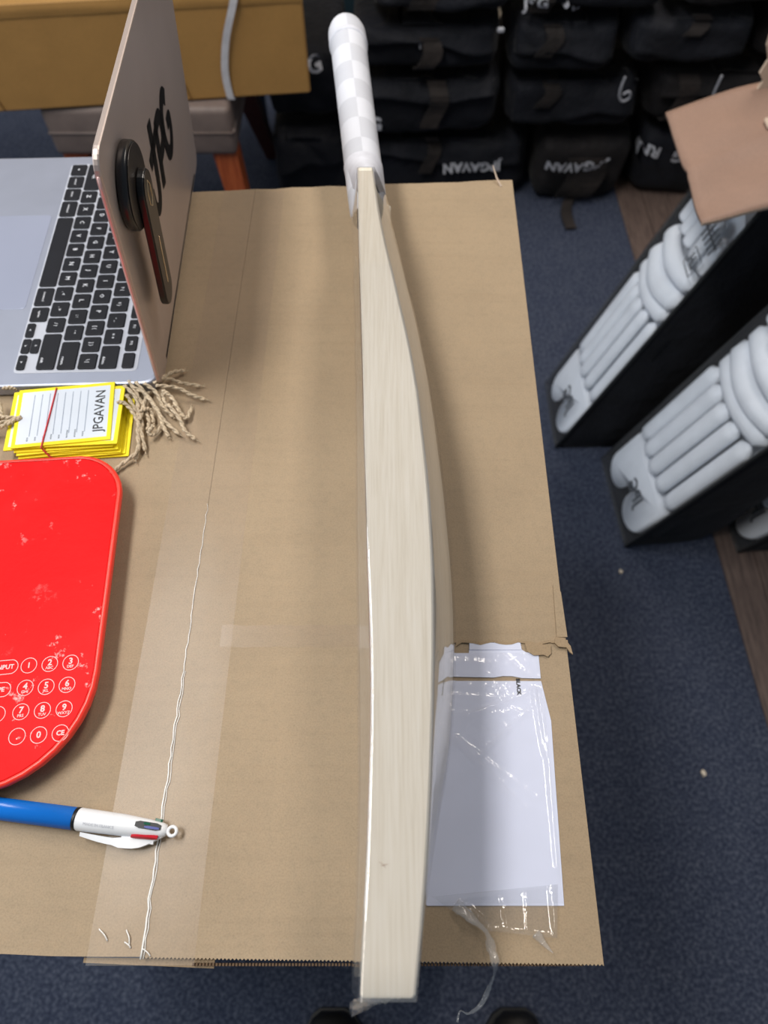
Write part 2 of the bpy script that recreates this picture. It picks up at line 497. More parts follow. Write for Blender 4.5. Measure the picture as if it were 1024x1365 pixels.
# white wrinkle in the tape along the seam
rs = random.Random(5); g = G()
pts = []
for i in range(60):
    y = -.027 + i / 59 * .30
    pts.append((-.1395 + (y + .027) / .69 * .0062 + rs.uniform(-.0006, .0006), y, T + .0006))
g.add(*tube(pts, lambda t: .0005 * (1 - t) ** .6 + .00012, 5))
pts = [(p[0] + .0013 + rs.uniform(-.0004, .0004), p[1], p[2]) for p in pts[:34]]
g.add(*tube(pts, .0003, 5))
M['wrinkle'] = plain('stretched_tape', srgb(236, 234, 230), .3)
obj('tape_wrinkle', g.v, g.f, M['wrinkle'], carton, True)
g = G()
for a, b in (((-.166, -.012), (-.160, -.018)), ((-.150, -.0125), (-.147, -.020)), ((-.1395, -.0215), (-.134, -.0255)), ((-.146, -.0215), (-.150, -.0185))):
    g.add(*tube(catmull([(a[0], a[1], T + .0007), ((a[0] + b[0]) / 2 + .001, (a[1] + b[1]) / 2, T + .0016), (b[0], b[1], T + .0007)], 4), .0004, 5))
obj('tape_wrinkle', g.v, g.f, M['wrinkle'], carton, True)
# faint second (old) tape band across the lid and a torn liner line
obj('tape_strip', *grid(20, 3, lambda u, v: (-.115 + u * .105, .158 + v * .016 + .001 * noise.noise((u * 9, 0, 0)), T + .0002)), M['tape'], carton, True)
# torn liner along the pouch
rs = random.Random(11)
edge = [(.050, .158)] + [(.050 + .079 * i / 18, .1600 + .0010 * math.sin(i * 1.3) + rs.uniform(-.0008, .0010)) for i in range(1, 18)] + [(.1288, .161)]
obj('torn_liner', *prism(edge + [(x, y + .0018) for x, y in edge[::-1]], T + .0003, T + .0013), M['carton_torn'], carton)
obj('torn_liner', *prism([(.0985, .1600), (.1165, .1592), (.1160, .1530), (.1135, .1505), (.1105, .1520), (.1040, .1515), (.0995, .1545)], T + .0012, T + .0019), M['carton_torn'], carton)
obj('torn_liner', *prism([(.1190, .1605), (.1205, .1645), (.1260, .1640), (.1300, .1580), (.1308, .1520), (.1290, .1535), (.1270, .1570), (.1215, .1575)], T + .0014, T + .0026), M['carton_torn'], carton)
obj('torn_liner', *prism([(.1235, .2050), (.1285, .1990), (.1290, .1650), (.1215, .1650)], T + .0004, T + .0011), M['carton'], carton)
obj('torn_liner', *tube([(.1215, .652, T), (.1170, .660, T + .004), (.1130, .672, T + .010)], lambda t: .0016 * (1 - .7 * t), 5, .4), M['pale_torn'], carton)
# ---- clear document pouch stuck on the lid
def quad_fn(p00, p10, p01, p11, zf):
    def fn(u, v):
        x = (p00[0] * (1 - u) + p10[0] * u) * (1 - v) + (p01[0] * (1 - u) + p11[0] * u) * v
        y = (p00[1] * (1 - u) + p10[1] * u) * (1 - v) + (p01[1] * (1 - u) + p11[1] * u) * v
        return (x, y, zf(x, y, u, v))
    return fn
def crease(x, y, a, b, w, h):
    a, b, p = Vector(a), Vector(b), Vector((x, y)); d = b - a
    t = max(0, min(1, (p - a).dot(d) / d.length_squared)); q = (p - a - d * t).length
    return 1.5 * h * math.exp(-(q / w) ** 2) * (1 - .5 * t)
CR = [((.055, .110), (.104, .128), .0011, .0016), ((.064, .086), (.101, .118), .0010, .0016), ((.047, .096), (.090, .050), .0012, .0020), ((.050, .094), (.098, .058), .0009, .0012),
      ((.101, .128), (.104, .085), .0014, .0022), ((.107, .122), (.1045, .020), .0016, .0022), ((.084, .115), (.096, .111), .0008, .0012), ((.050, .112), (.105, .112), .0007, .0008),
      ((.048, .124), (.104, .121), .0008, .0010), ((.075, .131), (.080, .122), .0007, .0012), ((.082, .131), (.087, .121), .0007, .0012), ((.058, .131), (.060, .126), .0007, .0012),
      ((.068, .131), (.069, .125), .0007, .0012)]
def film_z(x, y, u, v):
    z = T + .0016 + .0004 * noise.noise((x * 70, y * 40, 3))
    for c in CR: z += crease(x, y, *c)
    return z
def film_low(x, y, u, v):
    z = T + .0018 + .0008 * (1 + noise.noise((x * 90, y * 60, 7)))
    for c in (((.030, .004), (.100, .012), .0010, .0022), ((.060, -.0135), (.096, -.016), .0014, .003), ((.100, .010), (.099, -.014), .0012, .003),
              ((.070, .008), (.072, -.014), .0010, .0018), ((.085, .009), (.083, -.014), .0010, .0018), ((.045, .002), (.062, -.012), .0014, .003)):
        z += crease(x, y, *c)
    return z
pouch = obj('document_pouch', *grid(70, 110, quad_fn((.0245, .0010), (.1058, .0010), (.0300, .1345), (.1070, .1343), film_z)), M['pouch_film'], carton, True)
pouch['label'] = 'clear plastic document pouch, torn open'
obj('pouch_paper', *prism([(.0248, -.0002), (.1064, -.0002), (.1110, .1072), (.1072, .1338), (.0300, .1340), (.0255, .07)], T + .0004, T + .0007), M['paper'], pouch)
up_poly = [(.0303, .1372)] + [(.0303 + .0769 * i / 12, .1372 - .0016 * (i / 12) + (.0012 if i in (8, 9) else 0)) for i in range(1, 13)] + [(.1074, .1535), (.0990, .1540), (.0960, .1560), (.0593, .1560), (.0590, .1535), (.0310, .1535)]
obj('pouch_paper', *prism(up_poly, T + .0004, T + .0007), M['paper'], pouch)
obj('pouch_paper', *prism([(.0594, .1558), (.0960, .1558), (.0955, .1612), (.0598, .1606)], T + .0008, T + .0011), M['paper'], pouch)
obj('pouch_film', *grid(30, 10, quad_fn((.0303, .1372), (.1072, .1355), (.0310, .1535), (.1074, .1535), lambda x, y, u, v: T + .0012 + crease(x, y, (.082, .152), (.098, .137), .001, .002) + crease(x, y, (.05, .148), (.075, .146), .0009, .001))), M['pouch_film'], pouch, True)
obj('pouch_film', *grid(40, 16, quad_fn((.0565, -.0125), (.1000, -.0165), (.0280, .0045), (.1035, .0110), film_low)), M['pouch_low'], pouch, True)
t = solid_text('BLACK', .0036, lambda x, y, h: (.0915 - y, .1318 - .0040 + x * -1, T + .0011 + h), .0002, offset=.00018)
t.v = [(.0913 + y, .1300 - x, T + .0009) for (x, y) in text('BLACK', .0036, offset=.00018)[0]]
obj('printed_text', t.v, t.f, M['ink'], pouch)
# torn twisted tail of the pouch hanging over the front edge
pts = catmull([(.0420, .0005, T + .003), (.050, -.006, T + .005), (.0590, -.0135, T + .005), (.0615, -.022, T + .004), (.0632, -.0290, T + .004), (.0640, -.0350, T - .010), (.0622, -.043, T - .025), (.0575, -.0515, T - .030), (.0500, -.0560, T - .031), (.0450, -.0545, T - .029), (.0430, -.0600, T - .030)], 6)
rings = []
rs = random.Random(4)
for i, p in enumerate(pts):
    t_ = i / (len(pts) - 1); d = (pts[min(i + 1, len(pts) - 1)] - pts[max(i - 1, 0)]).normalized()
    a = t_ * 9; s = d.cross(Vector((0, 0, 1))).normalized(); u = s.cross(d)
    w = (.0036 * (1 - t_) ** 1.6 + .0009) * rs.uniform(.75, 1.25)
    ax = s * math.cos(a) + u * math.sin(a) * .45; bx = s * -math.sin(a) + u * math.cos(a)
    rings.append([p + ax * (w * math.cos(2 * PI * k / 7)) + bx * (w * .42 * math.sin(2 * PI * k / 7)) for k in range(7)])
obj('film_tail', *loft(rings), M['twisted_film'], pouch, True)
pts = catmull([(.088, -.014, T + .003), (.092, -.019, T + .0025), (.097, -.024, T + .002)], 6)
obj('film_tail', *tube(pts, lambda t: .0028 * (1 - t) + .0003, 6, .4), M['twisted_film'], pouch, True)

# ================================================================== cricket bat lying on its edge
bat = thing('cricket_bat', 'pale wooden cricket bat in clear film, lying on its edge on the big carton', 'cricket bat', (.003, .30, T))
YS = [-.0352, -.0127, .0176, .0508, .0873, .1278, .1728, .2233, .2690, .3113, .3803, .4597, .5256]
XL = [-.0104, -.0094, -.0078, -.0070, -.0064, -.0072, -.0091, -.0110, -.0128, -.0141, -.0167, -.0197, -.0214]
XR = [.0134, .0165, .0198, .0226, .0249, .0268, .0277, .0266, .0238, .0201, .0102, -.0023, -.0092]
SPY = [-.0352, .0024, .0387, .0786, .1226, .1714, .226, .2872, .3565, .4355, .5264]
SPX = [.0134, .0210, .0285, .0372, .0419, .0438, .0423, .0385, .0324, .0212, .0058]
LFY = [-.0433, .0387, .1226, .226, .3565, .4355, .5264]
LFX = [-.0162, -.0145, -.0160, -.0189, -.0219, -.0247, -.0285]
def interp(xs, ys, x):
    if x <= xs[0]: return ys[0]
    for i in range(len(xs) - 1):
        if x <= xs[i + 1]:
            t = (x - xs[i]) / (xs[i + 1] - xs[i])
            p0 = ys[max(i - 1, 0)]; p1 = ys[i]; p2 = ys[i + 1]; p3 = ys[min(i + 2, len(ys) - 1)]
            m1 = (p2 - p0) / 2; m2 = (p3 - p1) / 2
            if i == 0: m1 = p2 - p1
            if i == len(xs) - 2: m2 = p2 - p1
            return (2 * t ** 3 - 3 * t * t + 1) * p1 + (t ** 3 - 2 * t * t + t) * m1 + (-2 * t ** 3 + 3 * t * t) * p2 + (t ** 3 - t * t) * m2
    return ys[-1]
Z0 = T + .0012
def section(y, top, bot):
    xl, xr, xs = interp(YS, XL, y), interp(YS, XR, y), interp(SPY, SPX, y)
    zt, zb = top, bot; zm = .054
    e = .0010
    r = [(xl, zb + e), (xl, zt - e), (xl + e, zt), (xr - e, zt), (xr, zt - e)]
    for k in range(1, 6):                                   # scooped back up to the spine
        s = k / 5; r.append((xr + (xs - xr) * s ** 1.9, zt - e - (zt - e - zm) * s))
    for k in range(4, 0, -1):
        s = k / 5; r.append((xr + (xs - xr) * s ** 1.9, zb + e + (zm - zb - e) * s))
    r += [(xr, zb + e), (xr - e, zb), (xl + e, zb)]
    return [(x, y, Z0 + z) for x, z in r]
st = []
for i in range(45):
    y = -.0340 + (.5256 + .0340) * i / 44
    st.append(section(y, .108, 0))
for dy, c in ((.004, .0014), (.010, .006), (.016, .013), (.021, .022), (.024, .032)):   # rounded shoulders
    st.append([(x, .5256 + dy, z) for x, _, z in section(.5256, .108 - c, c)])
st.insert(0, [(x + (.0015 - x) * .06, -.0352, Z0 + .054 + (z - Z0 - .054) * .985) for x, _, z in st[0]])
obj('blade', *loft(st), M['willow'], bat, 'sharp')
# handle
ax0 = Vector((-.0185, .5933, 0)); ax1 = Vector((-.0407, .8353, 0))
def axis(y): return ax0 + (ax1 - ax0) * ((y - ax0.y) / (ax1.y - ax0.y))
HY = [.532, .54, .56, .60, .66, .72, .77, .80, .812, .820, .830, .838, .8425, .8450]
HR = [.0150, .0168, .0174, .0176, .0179, .0184, .0189, .0193, .0202, .0206, .0204, .0185, .0135, .005]
n = 32; rings = []; uv = []
for y, r in zip(HY, HR):
    c = axis(y)
    ring = []
    for k in range(n + 1):
        a = 2 * PI * k / n
        ring.append((c.x + r * math.cos(a), y, Z0 + .054 + r * math.sin(a)))
        uv.append((k / n * 4 + .001, (y - .5) / .031))
    rings.append(ring)
hv = [p for r in rings for p in r]
hf = [(i * (n + 1) + j, i * (n + 1) + j + 1, (i + 1) * (n + 1) + j + 1, (i + 1) * (n + 1) + j) for i in range(len(HY) - 1) for j in range(n)]
hf.append(tuple(range((len(HY) - 1) * (n + 1), len(HY) * (n + 1) - 1)))
hd = obj('handle', hv, hf, M['wrap'], bat, True, uv=uv)
hd['label'] = 'handle in white and grey chequered wrap'
c = axis(.808)
rings = []
for dy, r in ((-.0035, .0196), (-.002, .0207), (.002, .0209), (.0035, .0205)):
    rings.append([(axis(.808 + dy).x + r * math.cos(2 * PI * k / 32), .808 + dy, Z0 + .054 + r * math.sin(2 * PI * k / 32)) for k in range(32)])
obj('wrap_band', *loft(rings), M['wrap_white'], bat, True)
# white collar where the wrap narrows on to the blade (V shaped on the edge)
rings = []
for i in range(11):
    t_ = i / 10; ring = []
    for k in range(32):
        a = 2 * PI * k / 32; sx, sz = math.cos(a), math.sin(a)
        y = .602 - t_ * (.040 + .0335 * abs(sz) ** 1.5)
        r_ = .0183 - .0022 * t_
        cxx = axis(y).x + (.0015 * t_)
        ring.append((cxx + sx * r_ * (1 - .45 * t_ * abs(sz)) , y, Z0 + .054 + sz * (r_ + t_ ** 1.4 * .0350)))
    rings.append(ring)
rings.append([(p[0] * .75 - .0150 * .25, p[1] - .006, Z0 + .054 + (p[2] - Z0 - .054) * .9) for p in rings[-1]])
obj('wrap_collar', *loft(rings, cap=False), M['wrap_white'], bat, True)
# shrink film around the blade
st = []
for i in range(54):
    y = -.0365 + (.531 + .0365) * i / 53
    yb = min(y, .5256)
    xl, xr, xs = interp(YS, XL, yb), interp(YS, XR, yb), interp(SPY, SPX, yb)
    lf = min(interp(LFY, LFX, yb), xl - .002)
    zt, zb = .1087, -.0005
    k_ = 0
    if y > .5256:
        q = (y - .5256) / .05; zt = .1087 - .035 * q ** 1.2; zb = -.0005 + .034 * q ** 1.2
        ca = axis(y).x; xl = xl + (ca - .010 - xl) * q; xr = xr + (ca + .010 - xr) * q
        xs = xs + (ca + .0192 - xs) * q; lf = lf + (ca - .0192 - lf) * q
    wv = .0004 * noise.noise((y * 30, 1.7, 0)) + .0003 * noise.noise((y * 90, 4.1, 0))
    ring = [(xl - .0007, zt - .0012), (xl - .0002, zt - .0004), (xl + .0007, zt), (xl + .0010, zt), (xr + .0006, zt), (xr + .0010, zt - .0008)]
    for s in (.2, .4, .6, .8, 1.0):
        ring.append((xr + .0006 + (xs + .0010 - xr) * (s + .10 * math.sin(PI * s)) + wv, zt - (zt - .054) * s))
    for s in (.75, .5, .25):
        ring.append((xr + .0006 + (xs + .0010 - xr) * (s + .10 * math.sin(PI * s)), zb + (.054 - zb) * s))
    ring += [(xr + .0006, zb), (xl - .0006, zb)]
    for s in (.3, .6, 1.0):
        ring.append((xl - .0006 + (lf - xl) * s ** .8 + wv, zb + (.054 - zb) * s))
    for s in (.75, .5, .25, .08):
        ring.append((xl - .0006 + (lf - xl) * s + wv, zt - (zt - .054) * s))
    st.append([(x, y, Z0 + z) for x, z in ring])
fo = obj('shrink_film', *loft(st, cap=False), M['bat_film'], bat, 'sharp')
fo['label'] = 'clear shrink film wrapped round the blade'
# gathered film flaps at the toe
rs = random.Random(9)
def flap_fn(u, v):
    x = -.0155 + u * .024; z = .045 + .045 * v
    y = -.0366 - .0100 * (1 - u) * (1 - abs(v - .5)) - .0015 * noise.noise((u * 8, v * 8, 2))
    return (x, y, Z0 + z)
obj('film_flap', *grid(12, 12, flap_fn), M['toe_film'], bat, True)
def flap2(u, v):
    x = -.0168 + u * .009 + .002 * v; z = .060 + .046 * v
    y = -.0366 - .0085 * (1 - v) * (1 - u) - .001 * noise.noise((u * 9, v * 9, 5))
    return (x, y, Z0 + z)
obj('film_flap', *grid(8, 10, flap2), M['toe_film'], bat, True)
# small knot in the wood near the toe
g = G()
for a, l in ((.2, .0022), (2.6, .0028), (3.4, .0016), (5.2, .0014)):
    g.add(*box(0, 1, -.5, .5, 0, 1))
    for q in range(-8, 0):
        x, y, z = g.v[q]; y *= .00025 * (1 - x * .7); x *= l
        g.v[q] = (.0000 + x * math.cos(a) - y * math.sin(a), .0165 + x * math.sin(a) + y * math.cos(a), Z0 + .1081 + z * .0001)
M['knot'] = plain('wood_knot', srgb(168, 120, 80), .6)
obj('knot', g.v, g.f, M['knot'], bat)

# ================================================================== laptop
LA = math.radians(1.8)
LV = Vector((-math.sin(LA), math.cos(LA), 0)); LU = Vector((-math.cos(LA), -math.sin(LA), 0))
LO = Vector((-.1915, .3825, T + .0006))
def LM(u, w, z): return LO + LU * u + LV * w + Vector((0, 0, z))      # from the hinge to the front, along the hinge, up
laptop = thing('laptop', 'open silver laptop standing on the big carton, black ring mount on its lid', 'laptop', LO)
def rrect(x0, x1, y0, y1, r, n=6):
    out = []
    for cx, cy, a0 in ((x1 - r, y1 - r, 0), (x0 + r, y1 - r, 90), (x0 + r, y0 + r, 180), (x1 - r, y0 + r, 270)):
        for k in range(n + 1):
            a = math.radians(a0 + 90 * k / n); out.append((cx + r * math.cos(a), cy + r * math.sin(a)))
    return out
def slab(poly, z0, z1, r=.0012, fn=None):
    """rounded-edge plate from an outline"""
    cx = sum(p[0] for p in poly) / len(poly); cy = sum(p[1] for p in poly) / len(poly)
    hw = max(abs(p[0] - cx) for p in poly); hh = max(abs(p[1] - cy) for p in poly)
    def sc(d): return [(cx + (x - cx) * (1 - d / hw), cy + (y - cy) * (1 - d / hh)) for x, y in poly]
    rings = []
    for d, z in ((r, z0), (r * .3, z0 + r * .3), (0, z0 + r), (0, z1 - r), (r * .3, z1 - r * .3), (r, z1)):
        rings.append([(x, y, z) for x, y in sc(d)])
    v, f = loft(rings)
    return ([fn(*p) for p in v] if fn else v), f
obj('base', *slab(rrect(0, .2124, 0, .3041, .010), .0, .0122, .002, LM), M['alu'], laptop)
kb = obj('keyboard', *slab(rrect(.0170, .1215, .0135, .2905, .004), .0120, .0126, .0003, LM), M['alu_well'], laptop)
obj('trackpad', *slab(rrect(.1270, .2060, .088, .213, .004), .0120, .0125, .0002, LM), M['alu_pad'], laptop)
def key(u0, u1, w0, w1, legend=None, size=.0058, dx=0, dy=0):
    g = G(); z0, z1 = .0128, .0140
    v, f = slab(rrect(u0, u1, w0, w1, .0016, 2), z0, z1, .0004); g.add(v, f, 0)
    if legend:
        v2, f2 = text(legend, size, offset=size * .02, res=1)
        cu, cw = (u0 + u1) / 2, (w0 + w1) / 2
        g.add([(cu - y - dy, cw - x - dx, z1 + .0001) for x, y in v2], f2, 1)
    g.xf(LM)
    obj('key', g.v, g.f, M['key'], kb, mats=[M['legend']], fmat=g.m)
UR = [.0255, .0425, .0600, .0775, .0950, .1120]             # rows
def row(r, items, s0=.0155, hh=.0076):
    s = s0                                                   # distance from the far end of the keyboard
    for wd, lg, *sz in items:
        w1 = .3041 - s - .0006; w0 = w1 - wd + .0024
        key(UR[r] - hh, UR[r] + hh, w0, w1, lg, *(sz or []))
        s += wd
P_ = .019
row(0, [(.0275, 'esc', .003)] + [(P_, 'F%d' % i, .003) for i in range(1, 13)] + [(P_, None)], hh=.0050)
row(1, [(P_, c, .0042) for c in ('`', '1', '2', '3', '4', '5', '6', '7', '8', '9 (', '0 )', '- _', '= +')] + [(.0275, 'delete', .0034, .004, -.004)])
row(2, [(.0275, 'tab', .0034)] + [(P_, c) for c in 'QWERTYUIOP'] + [(P_, '[ {', .0044), (P_, '] }', .0044), (P_, '\\ |', .0044)])
row(3, [(.0325, 'caps', .0034)] + [(P_, c) for c in 'ASDFGHJKL'] + [(P_, '; :', .0044), (P_, "' \"", .0044), (.0330, 'return', .0034, .006, -.004)])
row(4, [(.0420, 'shift', .0034)] + [(P_, c) for c in 'ZXCVBNM'] + [(P_, ', <', .0044), (P_, '. >', .0044), (P_, '/ ?', .0044), (.0420, 'shift', .0034, .010, -.004)])
row(5, [(P_, 'fn', .0034), (P_, 'control', .0030), (P_, 'option', .0030), (.024, 'command', .0030), (.095, None), (.024, 'command', .0030), (P_, 'option', .0030)])
aw = .0182; s = .0155 + P_ * 4 + .024 * 2 + .095
for k, (lg, hh, uo) in enumerate((('<', .0036, .0040), ('^', .0036, -.0040), ('>', .0036, .0040))):
    w1 = .3041 - s - k * aw - .0006; w0 = w1 - aw + .0022
    key(UR[5] + uo - hh, UR[5] + uo + hh, w0, w1, lg, .0036)
    if k == 1: key(UR[5] + .0040 - hh, UR[5] + .0040 + hh, w0, w1, 'v', .0036)
# lid
lean = math.radians(5.0)
LL = -LU * math.sin(lean) + Vector((0, 0, 1)) * math.cos(lean)
LN = LV.cross(LL)                                            # outward, away from the keyboard
LH = LM(-.0045, 0, .0045)
def LID(w, l, n_): return LH + LV * w + LL * l + LN * n_
lid = obj('lid', *slab(rrect(0, .3041, 0, .2124, .012), -.0045, 0, .0012, LID), M['lid'], laptop)
obj('screen', *slab(rrect(.005, .299, .010, .2070, .006), -.0052, -.0046, .0002, LID), M['screen'], lid)
obj('hinge', *tube([LM(-.0015, .030, .0095), LM(-.0015, .274, .0095)], .0040, 12), M['mount'], laptop, True)
pts = [LID(x, y, -.0022) for x, y in rrect(.0001, .3040, .0001, .2123, .012)]
# pinkish rim along the lid's near edge
rim = [LID(-.0004, .012 + (.200 - .012) * i / 20, -.0022) for i in range(21)]
obj('lid_rim', *tube(rim, .0011, 8), M['lid_edge'], lid, True)
# lettering sticker on the lid: J with a long bar, P, G
g = G()
def stroke(pts, w0, w1=None):
    w1 = w1 if w1 is not None else w0
    w0 *= 1.5; w1 *= 1.5
    P = catmull([(x, y, 0) for x, y in pts], 5); L_ = []; R_ = []
    for i, p in enumerate(P):
        d = P[min(i + 1, len(P) - 1)] - P[max(i - 1, 0)]; d.normalize(); nn = Vector((-d.y, d.x, 0))
        w = w0 + (w1 - w0) * i / (len(P) - 1); L_.append(p + nn * w / 2); R_.append(p - nn * w / 2)
    k = len(P); v = L_ + R_; f = [(i, i + 1, k + i + 1, k + i) for i in range(k - 1)]
    g.add([LID(p.x, p.y, .0004) for p in v], f)
S0 = .104
stroke([(S0 + .000, .112), (S0 + .001, .097), (S0 + .010, .090), (S0 + .020, .096), (S0 + .026, .118), (S0 + .030, .150)], .006, .0085)
stroke([(S0 + .010, .127), (S0 + .030, .130), (S0 + .052, .133)], .0075, .006)
stroke([(S0 + .040, .088), (S0 + .044, .110), (S0 + .048, .134)], .0085)
stroke([(S0 + .046, .133), (S0 + .064, .133), (S0 + .070, .122), (S0 + .064, .111), (S0 + .046, .109)], .0080)
stroke([(S0 + .100, .127), (S0 + .090, .134), (S0 + .078, .127), (S0 + .073, .110), (S0 + .078, .093), (S0 + .090, .088), (S0 + .101, .096), (S0 + .102, .109), (S0 + .090, .110)], .0085, .0075)
obj('lid_sticker', g.v, g.f, M['sticker'], lid)['label'] = 'black letter sticker on the lid'

# ---- black magnetic ring mount on the lid
mo = LID(.045, .165, .001)
mount = thing('ring_mount', 'black round phone mount with a folded arm, stuck to the laptop lid', 'phone mount', mo)
def circ(cx, cy, r, n=40): return [(cx + r * math.cos(2 * PI * k / n), cy + r * math.sin(2 * PI * k / n)) for k in range(n)]
MC = (.042, .163); MR = .0285
obj('disc', *slab(circ(*MC, MR), .0004, .0075, .0016, LID), M['mount'], mount, True)
obj('disc_face', *slab(circ(*MC, MR - .0015), .0076, .0082, .0003, LID), M['mount_face'], mount)
def capsule(a, b, r, n=14):
    a, b = Vector(a), Vector(b); d = (b - a).normalized(); nn = Vector((-d.y, d.x)); out = []
    th = math.atan2(nn.y, nn.x)
    for k in range(n + 1): out.append((a.x + r * math.cos(th + PI * k / n), a.y + r * math.sin(th + PI * k / n)))
    for k in range(n + 1): out.append((b.x + r * math.cos(th + PI + PI * k / n), b.y + r * math.sin(th + PI + PI * k / n)))
    return out
arm = obj('arm', *slab(capsule((.044, .160), (.038, .078), .0130), .0084, .0135, .0008, LID), M['mount'], mount)
obj('arm_face', *slab(capsule((.044, .160), (.038, .078), .0124), .0136, .0140, .0002, LID), M['mount_face'], arm)
obj('slot', *slab(capsule((.0415, .122), (.0385, .084), .0012, 6), .0141, .0143, .0001, LID), M['gold'], arm)
dm = [(0, .010), (.0045, .004), (.0045, -.006), (0, -.010), (-.0045, -.006), (-.0045, .004)]
g = G()
for k in range(6):
    a, b = dm[k], dm[(k + 1) % 6]
    g.add(*tube([LID(.044 + a[0], .157 + a[1], .0141), LID(.044 + b[0], .157 + b[1], .0141)], .0003, 5))
obj('emblem', g.v, g.f, M['gold'], arm)

# ================================================================== bundle of yellow-edged tags with twine
RS = [
[(-0.2141, 0.385, 0.012), (-0.2057, 0.3721, 0.0096), (-0.1985, 0.3593, 0.0073), (-0.1936, 0.3491, 0.0049), (-0.1941, 0.3413, 0.0025)],
[(-0.208, 0.3838, 0.012), (-0.1954, 0.3684, 0.0096), (-0.1865, 0.3569, 0.0073), (-0.1813, 0.3443, 0.0049), (-0.1757, 0.3343, 0.0025)],
[(-0.2009, 0.3825, 0.012), (-0.1908, 0.3752, 0.0088), (-0.1839, 0.3629, 0.0057), (-0.1747, 0.3544, 0.0025)],
[(-0.2171, 0.3801, 0.012), (-0.2057, 0.3678, 0.0104), (-0.2014, 0.3509, 0.0088), (-0.1998, 0.3356, 0.0073), (-0.1979, 0.3184, 0.0057), (-0.2093, 0.3061, 0.0041), (-0.216, 0.2988, 0.0025)],
[(-0.2187, 0.3617, 0.0135), (-0.2124, 0.3599, 0.0136), (-0.205, 0.3521, 0.0110), (-0.1988, 0.3397, 0.0069), (-0.1926, 0.3205, 0.0025)],
[(-0.193, 0.3825, 0.012), (-0.1831, 0.3895, 0.0088), (-0.1717, 0.3877, 0.0057), (-0.1564, 0.3871, 0.0025)],
[(-0.1907, 0.3801, 0.012), (-0.1738, 0.3801, 0.0088), (-0.1621, 0.3752, 0.0057), (-0.1507, 0.3727, 0.0025)],
[(-0.1877, 0.3863, 0.012), (-0.1808, 0.3979, 0.0073), (-0.1727, 0.4038, 0.0025)],
[(-0.2101, 0.3788, 0.012), (-0.1979, 0.3721, 0.0096), (-0.1888, 0.3593, 0.0073), (-0.1799, 0.3479, 0.0049), (-0.1674, 0.3367, 0.0025)],
[(-0.184, 0.3751, 0.012), (-0.1759, 0.3684, 0.0096), (-0.169, 0.3569, 0.0073), (-0.1631, 0.3515, 0.0049), (-0.1613, 0.3629, 0.0025)],
[(-0.178, 0.3605, 0.012), (-0.1675, 0.3485, 0.0088), (-0.162, 0.3379, 0.0057), (-0.1534, 0.332, 0.0025)],
[(-0.2134, 0.3702, 0.012), (-0.2056, 0.3581, 0.0088), (-0.1983, 0.3438, 0.0057), (-0.1988, 0.3126, 0.0025)],
[(-0.1862, 0.3392, 0.012), (-0.1902, 0.3345, 0.0088), (-0.1872, 0.3344, 0.0057), (-0.1822, 0.3461, 0.0025)],
[(-0.1990, 0.3462, 0.010), (-0.1989, 0.3605, 0.0088), (-0.1994, 0.3752, 0.0057), (-0.198, 0.3803, 0.0025)],
[(-0.1994, 0.3533, 0.012), (-0.1956, 0.3581, 0.0088), (-0.1929, 0.3581, 0.0057), (-0.1904, 0.3484, 0.0025)],
[(-0.1796, 0.3714, 0.012), (-0.1845, 0.3727, 0.0088), (-0.18, 0.3629, 0.0057), (-0.1734, 0.3653, 0.0025)]]
LS = [
[(-0.2935, 0.3454, 0.0145), (-0.2994, 0.3417, 0.0150), (-0.312, 0.3404, 0.0130), (-0.3246, 0.3391, 0.008)],
[(-0.2942, 0.3442, 0.0145), (-0.3041, 0.3442, 0.0160), (-0.3136, 0.3467, 0.0130), (-0.3256, 0.3504, 0.008)],
[(-0.2993, 0.3405, 0.0145), (-0.3064, 0.3361, 0.0150), (-0.3202, 0.3342, 0.008)],
[(-0.3208, 0.3645, 0.013), (-0.3165, 0.3606, 0.0113), (-0.3125, 0.3504, 0.0107), (-0.3115, 0.3479, 0.009)],
[(-0.3208, 0.3568, 0.013), (-0.3172, 0.3555, 0.0113), (-0.3132, 0.3492, 0.0107), (-0.3125, 0.3454, 0.009)],
[(-0.3189, 0.3788, 0.010), (-0.3120, 0.3790, 0.0105), (-0.3082, 0.3795, 0.008)]]
def twine(g, path):
    P = catmull(path, 7); r = .0011
    for ph in (0, PI):
        pts = []
        for i, p in enumerate(P):
            d = (P[min(i + 1, len(P) - 1)] - P[max(i - 1, 0)]).normalized()
            s_ = d.cross(Vector((0, 0, 1)))
            s_ = s_.normalized() if s_.length > 1e-4 else Vector((1, 0, 0)); u_ = s_.cross(d)
            a = i * .95 + ph; pts.append(Vector((p.x, p.y, p.z + T + .0006)) + s_ * (.0008 * math.cos(a)) + u_ * (.0008 * math.sin(a)))
        g.add(*tube(pts, r, 6))
    e = P[-1] + Vector((0, 0, T + .0008))                    # frayed end
    d = (P[-1] - P[-2]).normalized(); rs_ = random.Random(int(abs(P[-1].x) * 1e5))
    for q in range(5):
        g.add(*tube([e, e + d * .003 + Vector((rs_.uniform(-1, 1), rs_.uniform(-1, 1), rs_.uniform(0, 1))) * .0018], .00022, 4))
def tag_shape(x, y, w=.0775, h=.0585, a=6.5):
    ca, sa = math.cos(math.radians(a)), math.sin(math.radians(a))
    return lambda px, py: (x + px * ca - py * sa, y + px * sa + py * ca)
tags = [  # centre x, y, angle, from the bottom of the bundle up
    (-.2470, .3430, 4.5), (-.2500, .3440, 5.5), (-.2530, .3425, 6.2), (-.2520, .3445, 4.0), (-.2560, .3440, 6.6),
    (-.2540, .3450, 5.0), (-.2570, .3455, 7.0), (-.2575, .3462, 4.6), (-.2660, .3478, 5.4), (-.2530, .3480, 3.5), (-.2600, .3490, 6.8)]
